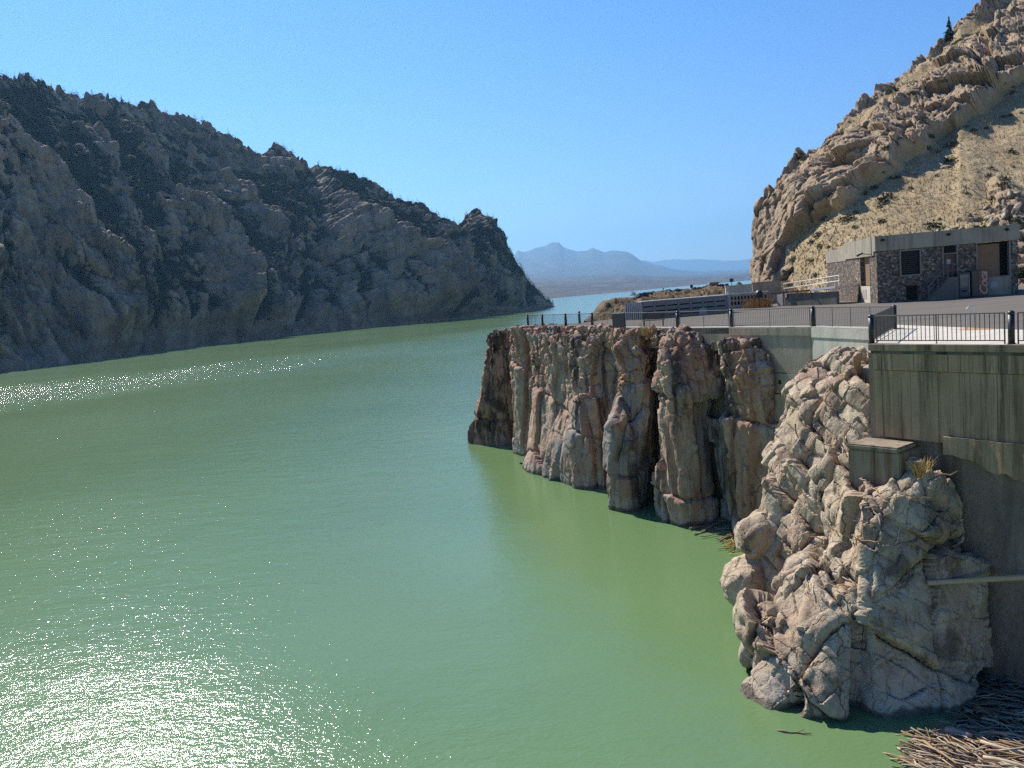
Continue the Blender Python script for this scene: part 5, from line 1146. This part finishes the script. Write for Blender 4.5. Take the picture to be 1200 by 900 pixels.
def plants():
    rg = random.Random(8)
    meshes = []
    for i in range(5):
        v, f = conifer_parts(1.0, i, 8, 11); me = mesh_only(v, f, 'conifer', PINE); meshes.append(me)
    nu, nv, _ = CG.shape; cand = []
    for _ in range(60000):
        i = rg.randrange(nu); j = rg.randrange(int(nv*.10), nv)
        if CVEG_SHADE[i, j] < .30+.25*rg.random(): continue
        p = CG[i, j]
        cand.append((p[1], tuple(p), rg.uniform(3.2, 7.5)))
        if len(cand) > 2300: break
    for i in range(0, nu, 4):                                # the crest line
        if rg.random() < .62: p = CG[i, nv-1-rg.randrange(0, 6)]; cand.append((p[1], tuple(p), rg.uniform(3, 6.5)))
    inview = [c for c in cand if abs(c[1][0])/c[1][1] < .64 and c[1][0]/c[1][1] > -.63]
    inview.sort(key=lambda c: -c[2]/c[0]); big = inview[:290]; rest = inview[290:]+[c for c in cand if c not in inview][:150]
    for y, p, h in big:
        o = bpy.data.objects.new('conifer', rg.choice(meshes)); COL.objects.link(o); o.location = p; o.scale = (h*rg.uniform(1.0, 1.6), h*rg.uniform(1.0, 1.6), h*.8); o.rotation_euler = (0, 0, rg.uniform(0, 6)); tag(o, 'small dark conifer growing on the shaded canyon wall across the lake', 'tree', 'conifers on the shaded canyon wall')
    v = []; f = []
    base = [conifer_parts(1.0, 50+i, 5, 7) for i in range(3)]
    V_, F_ = [], []; off = 0
    for y, p, h in rest:
        bv_, bf_ = rg.choice(base); a = np.array(bv_)*np.array([h*1.3, h*1.3, h*.8]); th = rg.uniform(0, 6); c_, s_ = math.cos(th), math.sin(th)
        a = np.stack([a[:,0]*c_-a[:,1]*s_, a[:,0]*s_+a[:,1]*c_, a[:,2]], 1)+np.array(p); V_.append(a); F_.append(np.array(bf_)+off); off += len(a)
    o = fast_mesh('distant_forest', np.concatenate(V_), np.concatenate(F_), PINE, False); tag(o, kind='stuff')
    # right hand slope
    bv = bvh_of(HILL)
    def bush(h, seed, mat, n=150):
        r_ = random.Random(seed); vv = []; ff = []
        for i in range(n):
            a = r_.uniform(0, 6.28); el = r_.uniform(-.1, 1.3); rr = r_.uniform(.5, 1.0)*(1+.25*math.sin(3*a+seed)); x, y, z = rr*math.cos(a)*math.cos(el)*.6, rr*math.sin(a)*math.cos(el)*.6, rr*math.sin(el)*.75
            w_ = r_.uniform(.06, .13); b = len(vv); d1 = Vector((r_.gauss(0, 1), r_.gauss(0, 1), r_.gauss(0, 1))).normalized()*w_; d2 = Vector((r_.gauss(0, 1), r_.gauss(0, 1), r_.gauss(0, 1))).normalized()*w_; c = Vector((x, y, z))
            vv += [tuple(c-d1), tuple(c+d2), tuple(c+d1), tuple(c-d2*.8)]; ff.append((b, b+1, b+2, b+3))
        return mesh_only(vv, ff, 'shrub', mat)
    bs = [bush(1, i, SAGE) for i in range(4)]; bj = [bush(1, 20+i, JUN) for i in range(3)]
    n = 0; tries = 0
    while n < 80 and tries < 4000:
        tries += 1
        px, py = rg.uniform(900, 1199), rg.uniform(0, 330); loc, nr = hit(bv, px, py)
        if loc is None: continue
        D_ = py-float(interp(np.array([px]), [(881, 330), (925, 292), (985, 250), (1050, 205), (1110, 158), (1200, 98)])[0])
        if not (-6 < D_ < 40 and rg.random() < .8 or rg.random() < .28): continue
        juni = rg.random() < .5; o = bpy.data.objects.new('shrub', rg.choice(bj if juni else bs)); COL.objects.link(o); o.location = loc; h = rg.uniform(.5, 1.5) if juni else rg.uniform(.4, .9); o.scale = (h*1.3, h*1.3, h); o.rotation_euler = (0, 0, rg.uniform(0, 6))
        tag(o, 'dark green juniper clump on the tan rocky slope above the building' if juni else 'grey green sage clump on the dry tan slope above the building', 'shrub', 'juniper clumps on the slope' if juni else 'sage clumps on the slope'); n += 1
    for px, py, h, lab in [(1094, 268, 1.3, 'round dark green bush just above the middle of the stone building roof'), (1165, 236, 1.0, 'dark green bush beside the leaning stake among grey boulders'), (1177, 212, .9, 'yellow green bush at the top of the grey boulder heap'), (1190, 262, 1.2, 'dark bush above the right end of the stone building roof')]:
        loc, nr = hit(bv, px, py)
        if loc is None: continue
        o = bpy.data.objects.new('shrub', rg.choice(bj)); COL.objects.link(o); o.location = loc; o.scale = (h*1.4, h*1.4, h); tag(o, lab, 'shrub')
    loc, nr = hit(bv, 1156.5, 234)
    if loc is not None:
        o = MB().bar((0, 0, -.2), (-.12, 0, 1.5), .05).build('stake', BARK); o.location = loc; tag(o, 'leaning wooden stake on the slope above the stone building', 'stake')
    # short dry bunch grass over the open slope
    ok = np.argwhere((HILLR < .35)); ok = ok[(ok[:,1] > 6)]; pick = ok[RNG.integers(0, len(ok), 8000)]; c = HILLG[pick[:,0], pick[:,1]]
    K = len(c); V_ = np.zeros((K, 12, 3)); hh = RNG.uniform(.14, .42, K)*np.where(RNG.random(K) < .12, 1.5, 1)
    for b in range(4):
        a = RNG.uniform(0, 6.28, K); w_ = hh*.16; lx, ly = np.cos(a), np.sin(a); ln = hh*RNG.uniform(.2, .7, K)
        V_[:,3*b] = c+np.stack([-ly*w_, lx*w_, -.05+0*a], 1); V_[:,3*b+1] = c+np.stack([ly*w_, -lx*w_, -.05+0*a], 1); V_[:,3*b+2] = c+np.stack([lx*ln, ly*ln, hh], 1)
    o = fast_mesh('bunch_grass', V_.reshape(-1, 3), np.arange(K*12).reshape(-1, 3), leaf_mat('bunch_straw', (.32, .245, .135), (.50, .405, .26)), False); tag(o, kind='stuff')
    # lone conifer on the skyline
    p = at_y(1112.5, 47, 198); t_ = empty('pine_tree', tuple(p), 'lone dark conifer on the skyline of the tan rocky slope', 'tree'); h = 5.4
    v, f = conifer_parts(h, 99, 16, 26); o = MB().add(v, f).build('crown', PINE); o.parent = t_
    o = MB().bar((0, 0, -1.5), (0, 0, h*.8), .13, 7, .03).build('trunk', BARK); o.parent = t_
    # loose boulders on the grass
    sm = []
    for i in range(4):
        me = Mass().lump(None, (0, 0, 0), 0, 1.0, (1.1, .9, .7), 70+i).mb.build('boulder', None or BR).data; sm.append(me)
    for o in [o for o in COL.objects if o.name.startswith('boulder') and o.get('label') is None]: bpy.data.objects.remove(o)
    n = 0; tries = 0
    while n < 46 and tries < 3000:
        tries += 1; px, py = rg.uniform(1090, 1199), rg.uniform(205, 276)
        if py < 275-(px-1090)*.5: continue
        loc, nr = hit(bv, px, py)
        if loc is None: continue
        o = bpy.data.objects.new('boulder', rg.choice(sm)); COL.objects.link(o); o.location = loc; h = rg.uniform(.25, .8); o.scale = (h, h, h*rg.uniform(.7, 1)); o.rotation_euler = (rg.uniform(0, 6), rg.uniform(0, 6), rg.uniform(0, 6)); tag(o, 'grey boulder tumbled on the slope above the right end of the stone building', 'boulder', 'boulders tumbled above the building'); n += 1
    for px, py, h, lab in [(1109, 197, .9, 'small white rock alone high on the dry grass slope'), (1071, 204, .8, 'pale rock beside a dark shrub high on the dry grass slope'), (1119, 268, .6, 'white rock just left of the round bush above the roof')]:
        loc, nr = hit(bv, px, py)
        if loc is None: continue
        o = bpy.data.objects.new('boulder', sm[1]); COL.objects.link(o); o.location = loc; o.scale = (h, h, h*.8); tag(o, lab, 'boulder')
    # gnarled shrub on the knoll
    c = at_y(742, 347, 115); o = bpy.data.objects.new('shrub', bush(1, 44, leaf_mat('grey_twigs', (.04, .038, .04), (.075, .07, .07)), 120)); COL.objects.link(o); o.location = tuple(c); o.scale = (.75, .7, .9); o.rotation_euler = (0, .4, 0); tag(o, 'grey leaning shrub at the left end of the dark boulder row', 'shrub')
plants()
